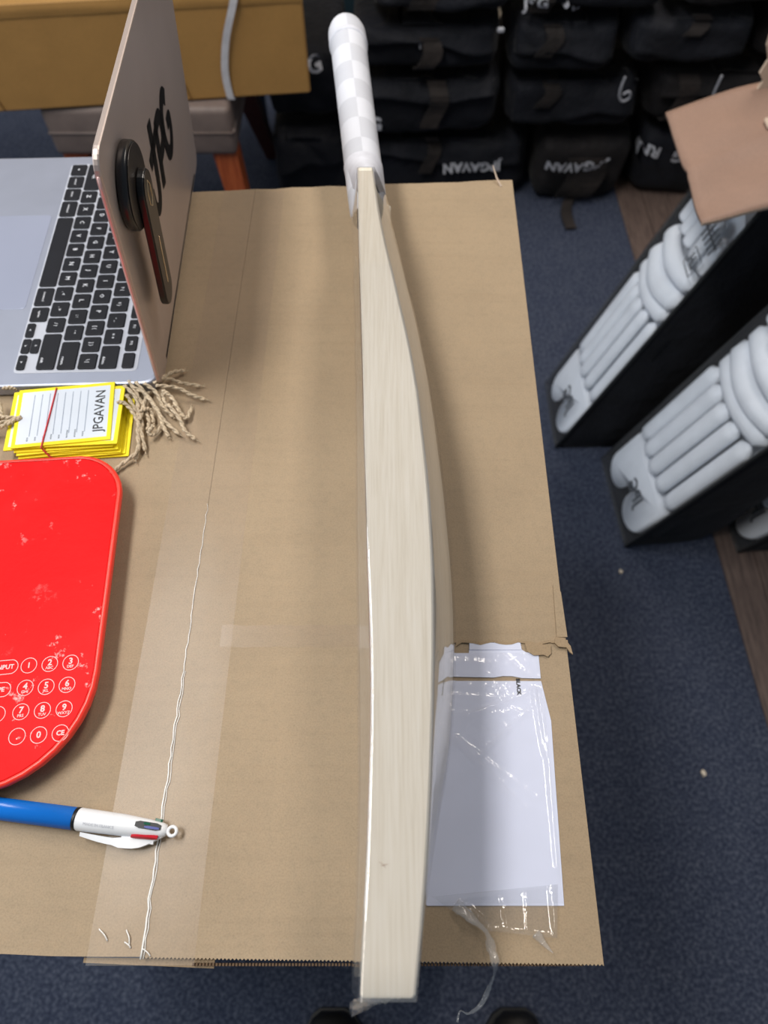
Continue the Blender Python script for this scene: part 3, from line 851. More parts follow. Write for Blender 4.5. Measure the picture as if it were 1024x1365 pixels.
tag_labels = ['bottom yellow-edged card tag of the twine-strung bundle', None, None, None, None, None, None, None,
              'yellow-edged tag sticking out left, just under the bundle\'s top tags', 'second yellow-edged tag from the top, sticking out right',
              'topmost yellow-edged white tag of the bundle, with a black printed name']
strand_of = {10: [('L', 0), ('L', 1)], 9: [('R', 4)], 8: [('L', 2), ('L', 3), ('L', 4)], 7: [('R', 0), ('R', 13), ('L', 5)], 6: [('R', 3), ('R', 11)], 5: [('R', 1), ('R', 14)], 4: [('R', 8), ('R', 15)],
             3: [('R', 2), ('R', 9)], 2: [('R', 10), ('R', 12)], 1: [('R', 6)], 0: [('R', 5), ('R', 7)]}
hw, hh, bw = .0388, .0292, .0032
TH = .00125
for i, (x, y, a) in enumerate(tags):
    z = T + .0006 + i * TH
    lab = tag_labels[i] or 'yellow-edged card tag whose edge is %s from the bottom of the bundle' % ['', 'second', 'third', 'fourth', 'fifth', 'sixth', 'seventh', 'eighth'][i]
    tg = thing('card_tag', lab, 'tag', (x, y, z), 'yellow-edged tags of the bundle')
    fn = tag_shape(x, y, a=a)
    def P3(px, py, h): q = fn(px, py); return (q[0], q[1], z + h)
    v, f = prism([(-hw, -hh), (hw, -hh), (hw, hh), (-hw, hh)], 0, TH - .00012)
    obj('card', [P3(*p) for p in v], f, M['yellow'], tg)
    v, f = prism([(-hw + bw, -hh + bw), (hw - bw, -hh + bw), (hw - bw, hh - bw), (-hw + bw, hh - bw)], TH - .00013, TH - .00006)
    obj('white_face', [P3(*p) for p in v], f, M['tag_white'], tg)
    if i == 10:
        g = G()
        for k in range(8):
            lx = -.0255 + k * .0062
            v, f = box(lx - .00028, lx + .00028, -hh + .010, hh - .0065, TH - .00005, TH - .00003); g.add([P3(*p) for p in v], f)
        obj('ruled_lines', g.v, g.f, M['pale_ink'], tg)
        v2, f2 = text('JPGAVAN', .0112, offset=.00014, res=2, space=.97)
        obj('printed_text', [P3(.0285 - yy, xx * .92 + .0005, TH - .00003) for xx, yy in v2], f2, M['ink'], tg)
        g = G()
        rs = random.Random(2)
        for k in range(8):                                   # unreadably small captions at the start of each line
            lx = -.0268 + k * .0062
            y0 = -hh + .0055
            for q in range(rs.choice((3, 4, 6))):
                v, f = box(lx - .0006, lx + .0006, y0, y0 + .0008, TH - .00005, TH - .00003); g.add([P3(*p) for p in v], f); y0 += .0013
        obj('small_print', g.v, g.f, M['grey_ink'], tg)
    for side, k in strand_of.get(i, []):
        g = G(); twine(g, RS[k] if side == 'R' else LS[k])
        obj('twine', g.v, g.f, M['twine'], tg, True)
zt = T + .0006 + 11 * TH
band = [(-.2718, .3755, zt + .0004), (-.2712, .3480, zt + .0005), (-.2708, .3185, zt + .0004), (-.2705, .3160, zt - .001), (-.2640, .3110, zt - .007), (-.2560, .3085, T + .0016)]
lo = [(-.2560, .3086, T + .0016), (-.2600, .3100, T + .0012)]
o = obj('rubber_band', *tube(catmull(band, 5), .0007, 6, .8), M['rubber'], None, True)
o['label'] = 'thin red rubber band round the bundle of yellow tags'; o['category'] = 'rubber band'

# ================================================================== red kitchen scale
SA = math.radians(4.0); SC = (-.3055, .1815)
def SM(x, y, z):
    return (SC[0] + x * math.cos(SA) - y * math.sin(SA), SC[1] + x * math.sin(SA) + y * math.cos(SA), T + z)
scale = thing('kitchen_scale', 'scuffed red kitchen scale with round number keys on the big carton', 'scale', (SC[0], SC[1], T))
def sup(hw, ht, hb, rt, rb, n=10):
    out = []
    for cx, cy, a0, r in ((hw - rt, ht - rt, 0, rt), (-hw + rt, ht - rt, 90, rt), (-hw + rb, -hb + rb, 180, rb), (hw - rb, -hb + rb, 270, rb)):
        for k in range(n + 1):
            a = math.radians(a0 + 90 * k / n); out.append((cx + r * math.cos(a), cy + r * math.sin(a)))
    return out
shape = sup(.1135, .1205, .1270, .034, .068)
for i, (x, y) in enumerate(shape):                           # gently bowed ends and sides
    shape[i] = (x + .0035 * (1 - (y / .127) ** 2) * (1 if x > 0 else -1) * 0, y - .004 * (x / .11) ** 2 * (1 if y > 0 else -1))
def inner(k): return [(x * (1 - k / .11), y * (1 - k / .122)) for x, y in shape]
rings = []
for k, z in ((.0022, .0135), (.0004, .0145), (0, .0165), (0, .0185), (.0006, .0200), (.0016, .0206), (.0028, .0202)):
    rings.append([SM(x, y, z) for x, y in inner(k)])
obj('rim', *loft(rings, cap=False), M['red_rim'], scale, True)
rings = [[SM(x, y, .0140) for x, y in inner(.0030)], [SM(x, y, .0199) for x, y in inner(.0030)], [SM(x, y, .0202) for x, y in inner(.0034)]]
plate = obj('platform', *loft(rings), M['red'], scale)
rings = [[SM(x, y, z) for x, y in inner(k)] for k, z in ((.018, .003), (.014, .005), (.012, .0134))]
obj('body', *loft(rings), M['red_body'], scale)
for fx in (-.075, .075):
    for fy in (-.085, .085):
        obj('foot', *prism([SM(fx + x, fy + y, 0)[:2] for x, y in circ(0, 0, .008, 16)], T + .0003, T + .0031), M['mount'], scale)
bt = {'1': (-.2349, .1388, ''), '2': (-.2213, .1398, 'ABC'), '3': (-.2077, .1408, 'DEF'), '4': (-.2337, .1239, 'GHI'), '5': (-.2202, .1246, 'JKL'), '6': (-.2069, .1259, 'MNO'),
      '7': (-.2327, .1085, 'PRS'), '8': (-.2191, .1094, 'TUV'), '9': (-.2054, .1104, 'WXYZ'), '.': (-.2313, .0931, None), '0': (-.2179, .0940, None), 'CE': (-.2045, .0952, None),
      'INPUT': (-.2525, .1373, 'pill'), 'TYPE': (-.2535, .1222, 'pill'), '-': (-.2475, .1068, None)}
zb = T + .02035
for k, (bx, by, sub) in bt.items():
    g = G(); ca, sa = math.cos(SA + .03), math.sin(SA + .03)
    def B(x, y): return (bx + x * ca - y * sa, by + x * sa + y * ca, zb)
    if sub == 'pill':
        v, f = ring2d(.0050, .0050, .00045, 28, .0058)
        g.add([B(x, y) for x, y in v], f)
        v, f = text(k, .0042, offset=.00012); g.add([B(x + .002, y) for x, y in v], f)
    else:
        v, f = ring2d(.0053, .0053, .00042); g.add([B(x, y) for x, y in v], f)
        sz = .0042 if len(k) > 1 else .0058
        if k == '1': sz = .0050
        v, f = text(k, sz, offset=.00016); dy = .0009 if sub else 0
        g.add([B(x, y + dy) for x, y in v], f)
        if sub:
            v, f = text(sub, .0026, offset=.00005); g.add([B(x, y - .0026) for x, y in v], f)
    obj('button', g.v, g.f, M['button_ink'], plate)

# ================================================================== four-colour pen
pa = Vector((-.2600, .0550, 0)); pb = Vector((-.1279, .0393, 0)); pd = (pb - pa).normalized(); pn = Vector((-pd.y, pd.x, 0))
pen = thing('ballpoint_pen', 'blue and white four-colour ballpoint pen lying near the carton\'s front edge', 'pen', (-.1886, .0465, T))
PZ = T + .0068
def PN(s, a, b): q = pa + pd * s + pn * a; return (q.x, q.y, PZ + b)      # along the pen, sideways (away from the viewer +), up
def turned(prof, n=24, sq=1.0):
    return loft([[PN(s, r * math.cos(2 * PI * k / n), r * math.sin(2 * PI * k / n) * sq) for k in range(n)] for s, r in prof])
L0 = .0720                                                   # collar position along the pen
obj('barrel', *turned([(-.062, .0016), (-.060, .003), (-.050, .0052), (-.046, .0058), (-.044, .0063), (L0 - .0012, .0066)]), M['pen_blue'], pen, True)
obj('collar', *turned([(L0 - .0014, .0064), (L0 - .0012, .0068), (L0 + .0006, .0068), (L0 + .0008, .0064)]), M['pen_black'], pen, True)
up = obj('upper_barrel', *turned([(L0 + .0008, .0064), (L0 + .0015, .0067), (L0 + .030, .0062), (L0 + .045, .0052), (L0 + .0535, .0042), (L0 + .0560, .0034), (L0 + .0566, .0020)]), M['pen_white'], pen, True)
# recessed slot and the coloured sliders
def slider(s0, s1, ang, w, h, mat, r0=.0050, r1=.0036, name='slider'):
    g = G(); ca, sa = math.cos(ang), math.sin(ang); rings = []
    for i in range(7):
        t_ = i / 6; s = s0 + (s1 - s0) * t_; r = r0 + (r1 - r0) * t_
        ww = w * (.6 if i in (0, 6) else 1)
        ring = []
        for q, rr in ((-1, -.0008), (1, -.0008), (1, h), (-1, h)):
            cx, cz = (r + rr) * ca, (r + rr) * sa
            ring.append(PN(s, cx - sa * ww * q, cz + ca * ww * q))
        rings.append(ring)
    return obj(name, *loft(rings), mat, pen)
slider(L0 + .0380, L0 + .0535, math.radians(78), .0020, .0009, M['pen_black'], .0056, .0044, 'slot')
slider(L0 + .0440, L0 + .0530, math.radians(88), .0007, .0014, M['pen_navy'], .0052, .0044)
slider(L0 + .0430, L0 + .0470, math.radians(70), .0007, .0012, M['pen_green'], .0052, .0049)
slider(L0 + .0480, L0 + .0525, math.radians(5), .0010, .0014, M['pen_green'], .0048, .0044)
slider(L0 + .0365, L0 + .0525, math.radians(150), .0010, .0016, M['pen_red'], .0056, .0046)
# clip on the near side
rings = []
for i in range(13):
    t_ = i / 12; s = L0 + .0045 + t_ * .0500
    off = -.0080 - .0016 * math.sin(PI * min(1, t_ * 1.1)) + (.0062 * max(0, (t_ - .7) / .3) ** 1.5)
    w = .0012 + .0010 * math.sin(PI * t_) + (.0009 if t_ > .45 else 0)
    rings.append([PN(s, off - w, -.0022), PN(s, off + w, -.0018), PN(s, off + w * .8, .0016), PN(s, off - w, .0008)])
obj('clip', *loft(rings), M['pen_white'], pen)
obj('clip', *loft([[PN(s, a, b) for a, b in ((-.0085, -.0014), (-.0050, -.0010), (-.0050, .0012), (-.0085, .0004))] for s in (L0 + .030, L0 + .050)]), M['pen_white'], pen)
g = G(); rings = []
for k in range(20):
    a = 2 * PI * k / 20; c_ = (L0 + .0602 + .0026 * math.cos(a), .0026 * math.sin(a)); ring = []
    for q in range(8):
        b = 2 * PI * q / 8; rr = .0026 + .0011 * math.cos(b)
        ring.append(PN(L0 + .0600 + rr * math.cos(a), rr * math.sin(a), .0012 + .0012 * math.sin(b)))
    rings.append(ring)
rings.append(rings[0]); obj('loop', *loft(rings, cap=False), M['pen_white'], pen, True)
v2, f2 = text('MADE IN FRANCE', .0024, offset=.00004)
def curl(x, y):
    a = math.radians(112) - (y / .0068); r = .0068
    return PN(L0 + .0160 + x, r * math.cos(a), r * math.sin(a))
obj('embossed_text', [curl(x, y) for x, y in v2], f2, M['pen_emboss'], pen)

# ================================================================== stool with a cardboard box on it
stool = thing('stool', 'low stool with a brown padded seat and wooden legs behind the big carton', 'stool', (-.52, 1.60, 0))
seat = obj('seat', *rbox(-.71, -.318, 1.425, 1.80, .355, .460, .012, 3), M['leather'], stool, True)
g = G()
for z in (.408,):
    g.add(*tube([(-.708, 1.4245, z), (-.320, 1.4245, z)], .0025, 6)); g.add(*tube([(-.3175, 1.428, z), (-.3175, 1.797, z)], .0025, 6))
obj('piping', g.v, g.f, M['leather'], seat, True)
def sleg(x0, y0, x1, y1, mat):
    rings = []
    for t_, w in ((0, .026), (1, .016)):
        x = x0 + (x1 - x0) * t_; y = y0 + (y1 - y0) * t_; z = .354 * (1 - t_) + .002 * t_
        rings.append([(x - w, y - w, z), (x + w, y - w, z), (x + w, y + w, z), (x - w, y + w, z)])
    obj('leg', *loft(rings), mat, stool)
sleg(-.3480, 1.462, -.318, 1.436, M['stool_wood']); sleg(-.355, 1.76, -.330, 1.945, M['dark_wood'])
sleg(-.675, 1.462, -.700, 1.44, M['stool_wood']); sleg(-.675, 1.76, -.705, 1.90, M['dark_wood'])
BX = Vector((-.152, 1.475, .4615)); ba = math.radians(6.0)
bu = Vector((-math.cos(ba), -math.sin(ba), 0)); bv = Vector((-math.sin(ba), math.cos(ba), 0))
def YB(a, b, z): return BX + bu * a + bv * b + Vector((0, 0, z))
ybox = thing('cardboard_box', 'ochre cardboard box tied with a white strap, lying across the stool', 'box', BX)
YW, YD, YH = .95, .40, .199
def ypart(nm, a0, a1, b0, b1, z0, z1, r=.003):
    v, f = rbox(a0, a1, b0, b1, z0, z1, r, 1); return obj(nm, [YB(*p) for p in v], f, M['tan_carton'], ybox)
ypart('box_body', 0, YW, 0, YD, 0.0005, YH - .012, .004)
ypart('top_flap', 0.002, YW - .002, 0.001, YD / 2 - .002, YH - .0115, YH - .006, .0015)
ypart('top_flap', 0.002, YW - .002, YD / 2 + .002, YD - .001, YH - .0115, YH - .006, .0015)
def lip(u, v):
    a = u * YW; return YB(a, -.0012 - .0012 * math.sin(v * PI) + .0006 * noise.noise((a * 12, v * 2, 0)), YH - .028 + v * .020)
obj('folded_lip', *grid(40, 4, lip), M['tan_carton'], ybox, True)
for a in (.245, .62):                                       # faint vertical fold marks
    obj('fold', *tube([YB(a, -.0006, .005), YB(a + .03, -.0006, .150)], .0016, 6), M['tan_carton'], ybox, True)
P = catmull([YB(.118, -.004, YH + .012), YB(.128, -.008, YH - .02), YB(.152, -.007, .120), YB(.166, -.005, .060), YB(.166, -.004, .012), YB(.163, -.003, .0005)], 6)
def ribbon(P, w, side, th, up_):
    rings = []
    for p in P:
        s = Vector(side) * w / 2; u = Vector(up_) * th
        rings.append([p - s, p + s, p + s + u, p - s + u])
    return loft(rings)
obj('strap', *ribbon(P, .014, bu, .0016, -bv), M['strap_white'], ybox)['label'] = 'white strap'

# ================================================================== pile of black kit bags
def bag_mesh(x0, x1, y0, y1, z0, z1, seed, sag=.02, nx=22, ny=10, nz=12):
    rs = random.Random(seed); ox = rs.uniform(0, 50)
    cx, cy, cz = (x0 + x1) / 2, (y0 + y1) / 2, (z0 + z1) / 2
    hx, hy, hz = (x1 - x0) / 2, (y1 - y0) / 2, (z1 - z0) / 2
    bm = bmesh.new()
    idx = {}
    def vert(i, j, k):
        if (i, j, k) in idx: return idx[(i, j, k)]
        p = Vector((2 * i / nx - 1, 2 * j / ny - 1, 2 * k / nz - 1))
        m = (abs(p.x) ** 10 + abs(p.y) ** 8 + abs(p.z) ** 6) ** (1 / 8)
        q = p / max(m, 1e-6) if m > 1 else p
        q = Vector([max(-1, min(1, c)) for c in q])
        w = Vector((cx + q.x * hx, cy + q.y * hy, cz + q.z * hz))
        n1 = noise.noise((w.x * 5 + ox, w.y * 5, w.z * 7)); n2 = noise.noise((w.x * 14 + ox, w.y * 10, w.z * 22))
        n3 = abs(noise.noise(((w.x + w.z * .9) * 9 + ox, w.y * 4, w.z * 5)))
        d = .014 * (n1 - .6) + .006 * (n2 - .6) - .020 * max(0, .25 - n3)
        w -= Vector((q.x * .3, q.y, q.z * .4)) * (-d)
        w.z -= sag * (1 - q.x * q.x) * max(0, q.z) * .8 * (.6 + .4 * n1)
        w.x = max(x0, min(x1, w.x)); w.z = max(z0, min(z1, w.z)); w.y = max(y0, w.y)
        idx[(i, j, k)] = bm.verts.new(w); return idx[(i, j, k)]
    def face(a): bm.faces.new(a)
    for i in range(nx):
        for k in range(nz):
            face([vert(i, 0, k), vert(i + 1, 0, k), vert(i + 1, 0, k + 1), vert(i, 0, k + 1)])
            face([vert(i, ny, k), vert(i, ny, k + 1), vert(i + 1, ny, k + 1), vert(i + 1, ny, k)])
    for i in range(nx):
        for j in range(ny):
            face([vert(i, j, 0), vert(i, j + 1, 0), vert(i + 1, j + 1, 0), vert(i + 1, j, 0)])
            face([vert(i, j, nz), vert(i + 1, j, nz), vert(i + 1, j + 1, nz), vert(i, j + 1, nz)])
    for j in range(ny):
        for k in range(nz):
            face([vert(0, j, k), vert(0, j, k + 1), vert(0, j + 1, k + 1), vert(0, j + 1, k)])
            face([vert(nx, j, k), vert(nx, j + 1, k), vert(nx, j + 1, k + 1), vert(nx, j, k + 1)])
    bm.verts.index_update()
    out = [tuple(v.co) for v in bm.verts], [tuple(v.index for v in f.verts) for f in bm.faces]
    bm.free(); return out

def front_of(bvh, x, z, y0, default):
    h = bvh.ray_cast(Vector((x, y0 - .5, z)), Vector((0, 1, 0)))
    return h[0].y if h[0] is not None else default

def kit_bag(x0, x1, y0, z0, z1, seed, label, mat='black_fabric', txt=None, straps=(), cords=(), flap=.5, flapx=(.06, .94), pulls=(), depth=.40, group='black kit bags of the pile'):
    bx = (x0 + x1) / 2; y1 = y0 + depth
    b = thing('kit_bag', label, 'bag', (bx, (y0 + y1) / 2, z0), group)
    v, f = bag_mesh(x0, x1, y0, y1, z0, z1, seed)
    obj('bag_body', v, f, M[mat], b, True)
    bvh = BVHTree.FromPolygons(v, f)
    F = lambda x, z: front_of(bvh, x, z, y0, y0 + .03)
    H = z1 - z0; W = x1 - x0
    rs = random.Random(seed + 90)
    if flap:                                                # overlapping front flap with a drooping lower edge
        fx0, fx1 = x0 + W * flapx[0], x0 + W * flapx[1]; sl = rs.uniform(-.05, .05); ph = rs.uniform(0, 6)
        def ff(u, w):
            x = fx0 + (fx1 - fx0) * u; zb = z1 - H * flap + sl * (u - .5) + .008 * math.sin(u * 7 + ph)
            z = z1 - .012 + (zb - z1 + .012) * w
            return (x, max(y0 - .008, F(x, z) - .004 - .012 * w * w - .003 * math.sin(u * 11 + ph) * w), z)
        o = obj('front_flap', *grid(26, 8, ff), M[mat], b, True)
        md = o.modifiers.new('thickness', 'SOLIDIFY'); md.thickness = .003; md.offset = 0
    for sx, za, zb_, w in straps:
        x = x0 + W * sx
        pts = [Vector((x + .012 * math.sin(i * .5), F(x, z1 - H * (za + (zb_ - za) * i / 9)) - .015, z1 - H * (za + (zb_ - za) * i / 9))) for i in range(10)]
        obj('strap', *ribbon(pts, w, (1, 0, 0), .003, (0, -1, 0)), M['strap'], b)
    if txt:
        for body, size, tx, tz, rot in txt:
            v2, f2 = text(body, size, offset=size * .035, space=1.02)
            ca, sa = math.cos(rot), math.sin(rot); cx, cz = tx, tz
            vv = []
            for px, py in v2:
                X = cx + px * ca - py * sa; Zz = cz + px * sa + py * ca
                vv.append((X, F(X, Zz) - (.006 if seed in (7, 8) else .021), Zz))
            obj('printed_text', vv, f2, M['print_white'], b)
    for cx, za, zb_, loop in cords:
        x = cx; yy = y0 - .012
        pts = [(x, yy, za), (x - .004, yy - .004, (za + zb_) / 2), (x - .003, yy - .006, zb_)]
        if loop: pts += [(x + .008, yy - .008, zb_ - .012), (x + .022, yy - .008, zb_ - .003), (x + .017, yy - .008, zb_ + .011), (x + .004, yy - .007, zb_ + .004)]
        else: pts += [(x - .018, yy - .006, zb_ - .04)]
        obj('drawcord', *tube(catmull(pts, 6), .0030, 6), M['cord'], b, True)
    for px, pz in pulls:
        obj('zip_pull', *rbox(px - .008, px + .008, F(px, pz) - .024, F(px, pz) - .018, pz - .006, pz + .006, .003, 1), M['print_white'], b)
    return b

Y0 = 1.72
R180 = PI
kit_bag(-.075, .395, Y0 + .02, .002, .185, 1, 'black kit bag at the pile\'s bottom left, just behind the cricket bat handle', txt=[('JPGAVAN', .036, .235, .112, R180 + .08)], straps=[(.42, .0, .5, .035)], flap=.35)
kit_bag(.405, .665, Y0, .002, .195, 2, 'black kit bag at the bottom middle of the pile, its strap end on the carpet', 'black_fabric_warm', txt=[('JPG', .040, .560, .128, R180 - .04), ('AVAN', .036, .478, .128, R180 - .06)], flap=0, straps=[(.5, .25, .9, .10)])
kit_bag(.675, 1.10, Y0 + .02, .002, .205, 3, 'black kit bag at the bottom right of the pile, behind the brown flap', txt=[('JPG', .044, .795, .145, R180 - .05), ('RN', .040, .700, .155, R180 - .05)], flap=0)
kit_bag(-.080, .290, Y0 - .005, .200, .352, 4, 'black kit bag second from the floor, beside the white bat handle', straps=[(.55, .05, .75, .045)], txt=[('G', .046, -.022, .250, .0)], flap=.30)
kit_bag(.300, .640, Y0 + .005, .212, .345, 5, 'black kit bag in the second layer, middle of the pile, sloping to the left', flap=.7, straps=[(.3, .1, .5, .04)])
kit_bag(.650, 1.10, Y0 + .005, .222, .365, 6, 'black kit bag in the second layer on the right, above the brown flap', 'black_fabric_warm', flap=.45, straps=[(.18, .1, .95, .05)])
kit_bag(-.075, .275, Y0 - .012, .368, .478, 7, 'black kit bag in the third layer on the left, level with the bat handle top', straps=[(.50, .25, .95, .045)], txt=[('JPGAVAN', .024, .130, .440, R180 + .05)], pulls=[(.262, .462)], flap=.42)
kit_bag(.285, .545, Y0 - .010, .362, .482, 8, 'black kit bag in the third layer between two pale drawcords, nearer the bat', flap=.6, straps=[(.35, .1, .6, .04)], txt=[('JPG', .024, .325, .440, .3)])
kit_bag(.555, .845, Y0 - .012, .378, .492, 9, 'black kit bag in the third layer with two pale drawcords hanging down', flap=.75, cords=[(.520 + .045, .372, .330, True), (.790, .375, .300, False)], straps=[(.5, .0, .3, .04)])
kit_bag(.855, 1.25, Y0 + .0, .380, .500, 10, 'black kit bag in the third layer at the far right of the pile', 'black_fabric_warm', flap=.5, pulls=[(.80 + .08, .47)])
kit_bag(-.040, .285, Y0 - .018, .492, .60, 11, 'black kit bag on top of the pile at the left', flap=.8, straps=[(.40, .1, .95, .06)])
kit_bag(.295, .620, Y0 - .018, .496, .61, 12, 'black kit bag on top of the pile, a strap over its white print', flap=.3, straps=[(.17, .0, .98, .045)], txt=[('JPG', .034, .330, .520, .1), ('AV', .024, .405, .512, -.06)])
kit_bag(.630, 1.05, Y0 - .018, .506, .62, 13, 'black kit bag on top of the pile at the right', 'black_fabric_warm', flap=.7)
kit_bag(-.296, -.092, Y0 - .02, .002, .215, 14, 'dark kit bag on the floor left of the bat handle, behind the stool leg', flap=.4, depth=.36)
kit_bag(-.296, -.095, Y0 + .02, .222, .405, 15, 'black kit bag left of the bat handle with a white printed letter', txt=[('G', .048, -.165, .372, .3)], flap=0, depth=.36)
cl = obj('blue_cloth', *rbox(-.372, -.345, 2.02, 2.06, .002, .33, .008, 2), M['strap_blue'], None)
cl['label'] = 'blue cloth hanging in the gap behind the stool\'s rear leg'; cl['category'] = 'cloth'
# loose strap end on the carpet
sb = obj('strap_end', *ribbon(catmull([(.520, 1.735, .012), (.508, 1.70, .010), (.506, 1.665, .008), (.512, 1.620, .006)], 5), .030, (1, .1, 0), .004, (0, 0, 1)), M['strap'], None)
sb['label'] = 'black strap end lying on the carpet below the bag pile'; sb['category'] = 'strap'

# ================================================================== batting pads in window bags
def pad_bag(near, far, d, depth, H, bag_label, pad_label, extra=False, zlow=0.0):
    near = Vector((*near, .0015)); far = Vector((*far, .0015)); wv = (far - near); W = wv.length; wv.normalize()
    d = Vector((d[0], d[1], 1.0)); back = Vector((wv.y, -wv.x, 0))
    def Mp(X, Y, Z): return near + wv * X + d * Z - back * Y          # across, out towards the front, up
    bag = thing('pad_bag', bag_label, 'bag', near + wv * W / 2 + back * depth / 2, 'clear-fronted black pad bags')
    n = 18; prof = [(0, 0), (0, -depth * .5), (.004, -depth + .02), (.02, -depth), (W - .02, -depth), (W - .004, -depth + .02), (W, -depth * .5), (W, 0), (W - .005, 0), (W - .005, -.052), (.005, -.052), (.005, 0)]
    # dense outline
    dense = []
    for i in range(len(prof)):
        a, b = Vector(prof[i]), Vector(prof[(i + 1) % len(prof)]); k = max(1, int((b - a).length / .022))
        for q in range(k): dense.append(a + (b - a) * q / k)
    rings = []
    ox = random.Random(int(near.x * 1000)).uniform(0, 30)
    for i in range(n + 1):
        t_ = i / n; Z = H * t_; ring = []
        pin = 1 - .30 * max(0, (t_ - .86) / .14) ** 2 - (.10 if i == 0 else .03 if i == 1 else 0)
        for p in dense:
            b = 0 if p.y > -.053 and .001 < p.x < W - .001 else 1
            nn = noise.noise((p.x * 14 + ox, p.y * 14, Z * 9)); n4 = noise.noise((p.x * 6 + ox, p.y * 6, Z * 4))
            bulge = b * (.010 * n4 + .006 * nn) * min(1, -p.y / .03)
            X = p.x + bulge * (-1 if p.x < W / 2 else 1)
            Y = -depth * .5 + (p.y + depth * .5) * (pin if p.y < -.06 else 1) - b * .5 * bulge
            ring.append(Mp(X, Y, Z))
        rings.append(ring)
    obj('bag_body', *loft(rings), M['black_fabric'], bag, True)
    v, f = box(.003, W - .003, -.052, .0, 0, .006)
    obj('bag_floor', [Mp(*p) for p in v], f, M['black_fabric'], bag)
    def cp(u, v_):
        X = u * W; Z = .004 + (H - .006) * v_
        return Mp(X, .006 + .026 * math.sin(PI * u) ** .6 * math.sin(PI * min(1, v_ * 6 + .25) * .5) + .0025 * noise.noise((X * 30, Z * 14, 1)), Z)
    cpn = obj('clear_panel', *grid(24, 50, cp), M['bag_film'], bag, True)
    cpn['label'] = 'clear plastic window of the bag'
    g = G()
    for X in (0, W): g.add(*tube([Mp(X, .001, Z * H / 12) for Z in range(13)], .0034, 6))
    g.add(*tube([Mp(W * k / 8, .002, .003) for k in range(9)], .0034, 6))
    obj('piping', g.v, g.f, M['piping'], bag, True)
    # ---- the pad inside
    pc = near + wv * W / 2
    pad = thing('batting_pad', pad_label, 'batting pad', pc, 'white batting pads in the clear-fronted bags')
    PW = W - .014; x0 = .007
    # backing with two rounded lobes at the foot
    out = []
    for k in range(13): a = PI + PI * k / 12; out.append((x0 + PW * .22 + PW * .22 * math.cos(a), .046 + .036 * math.sin(a)))
    for k in range(1, 8): a = PI - PI * k / 8; out.append((x0 + PW * .50 + PW * .06 * math.cos(a), .046 + .022 * math.sin(a)))
    for k in range(13): a = PI + PI * k / 12; out.append((x0 + PW * .78 + PW * .22 * math.cos(a), .046 + .036 * math.sin(a)))
    top = H - .03
    for k in range(13): a = PI * k / 12; out.append((x0 + PW * .5 + PW * .5 * math.cos(a), top - .06 + .05 * math.sin(a)))
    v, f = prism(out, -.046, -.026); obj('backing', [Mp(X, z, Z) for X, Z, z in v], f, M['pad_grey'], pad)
    v, f = slab([(x * .96 + .04 * (x0 + PW / 2), z * .94 + .004) for x, z in out[:33]] + [(x0 + PW * .97, .125), (x0 + PW * .03, .125)], -.0262, .002, .008)
    ins = obj('instep', [Mp(X, z, Z) for X, Z, z in v], f, M['pad_white'], pad, True)
    def roll(a, b, r, flat, mat='pad_white', name='cane', bow=0.0, zc=-.010):
        P = []
        for i in range(17):
            t_ = i / 16; X = a[0] + (b[0] - a[0]) * t_; Z = a[1] + (b[1] - a[1]) * t_ + bow * math.sin(PI * t_)
            P.append((X, Z))
        rings = []
        for i, (X, Z) in enumerate(P):
            t_ = i / 16; e = min(t_, 1 - t_) / .07; rr = r * (math.sqrt(max(.02, 1 - (1 - min(1, e)) ** 2)))
            dd = Vector((P[min(i + 1, 16)][0] - P[max(i - 1, 0)][0], P[min(i + 1, 16)][1] - P[max(i - 1, 0)][1])).normalized()
            nn = Vector((-dd.y, dd.x)); y_c = zc + .014 * math.sin(PI * max(0, min(1, (X - x0) / PW)))
            rings.append([Mp(X + nn.x * rr * math.cos(2 * PI * k / 10), y_c + rr * flat * math.sin(2 * PI * k / 10), Z + nn.y * rr * math.cos(2 * PI * k / 10)) for k in range(10)])
        return obj(name, *loft(rings), M[mat], pad, True)
    kz = H * .60
    nc = 5
    for k in range(nc):
        X = x0 + PW * (k + .5) / nc
        roll((X, .128), (X, kz - .012), PW / nc * .47, .62)
    for k, (z, r) in enumerate(((kz + .010, .017), (kz + .044, .020), (kz + .079, .017))):
        roll((x0 + .004, z), (x0 + PW - .004, z), r, .85, name='knee_roll', bow=-.016 if k == 1 else -.008, zc=-.010)
    for k in range(nc):
        X = x0 + PW * (k + .5) / nc
        roll((X, kz + .102), (X, H - .045 - .012 * abs(k - 2)), PW / nc * .46, .6)
    v2, f2 = text('JPG', .040, offset=.0012)
    obj('printed_text', [Mp(x0 + PW * .42 - yy * 0 + xx * 1.0, -.0026 + .0052, .070 + yy) for xx, yy in v2], f2, M['pad_print'], ins)
    return bag, Mp, W
bag1, Mp1, W1 = pad_bag((.389, .903), (.386, 1.085), (.34, .075), .19, .585, 'clear-fronted black pad bag leaning by the brown flap, the farther of the two large ones', 'white batting pad in the farther bag, partly under the brown flap')
bag2, Mp2, W2 = pad_bag((.505, .654), (.488, .872), (.30, -.03), .19, .60, 'clear-fronted black pad bag at the right edge, the nearer of the two large ones', 'white batting pad in the nearer large bag at the right edge')
bag3, Mp3, W3 = pad_bag((.735, .640), (.722, .700 + .12), (.42, .0), .16, .45, 'clear-fronted black pad bag at the right edge, only its pale bottom corner showing', 'white batting pad in the bag of which only a corner shows')
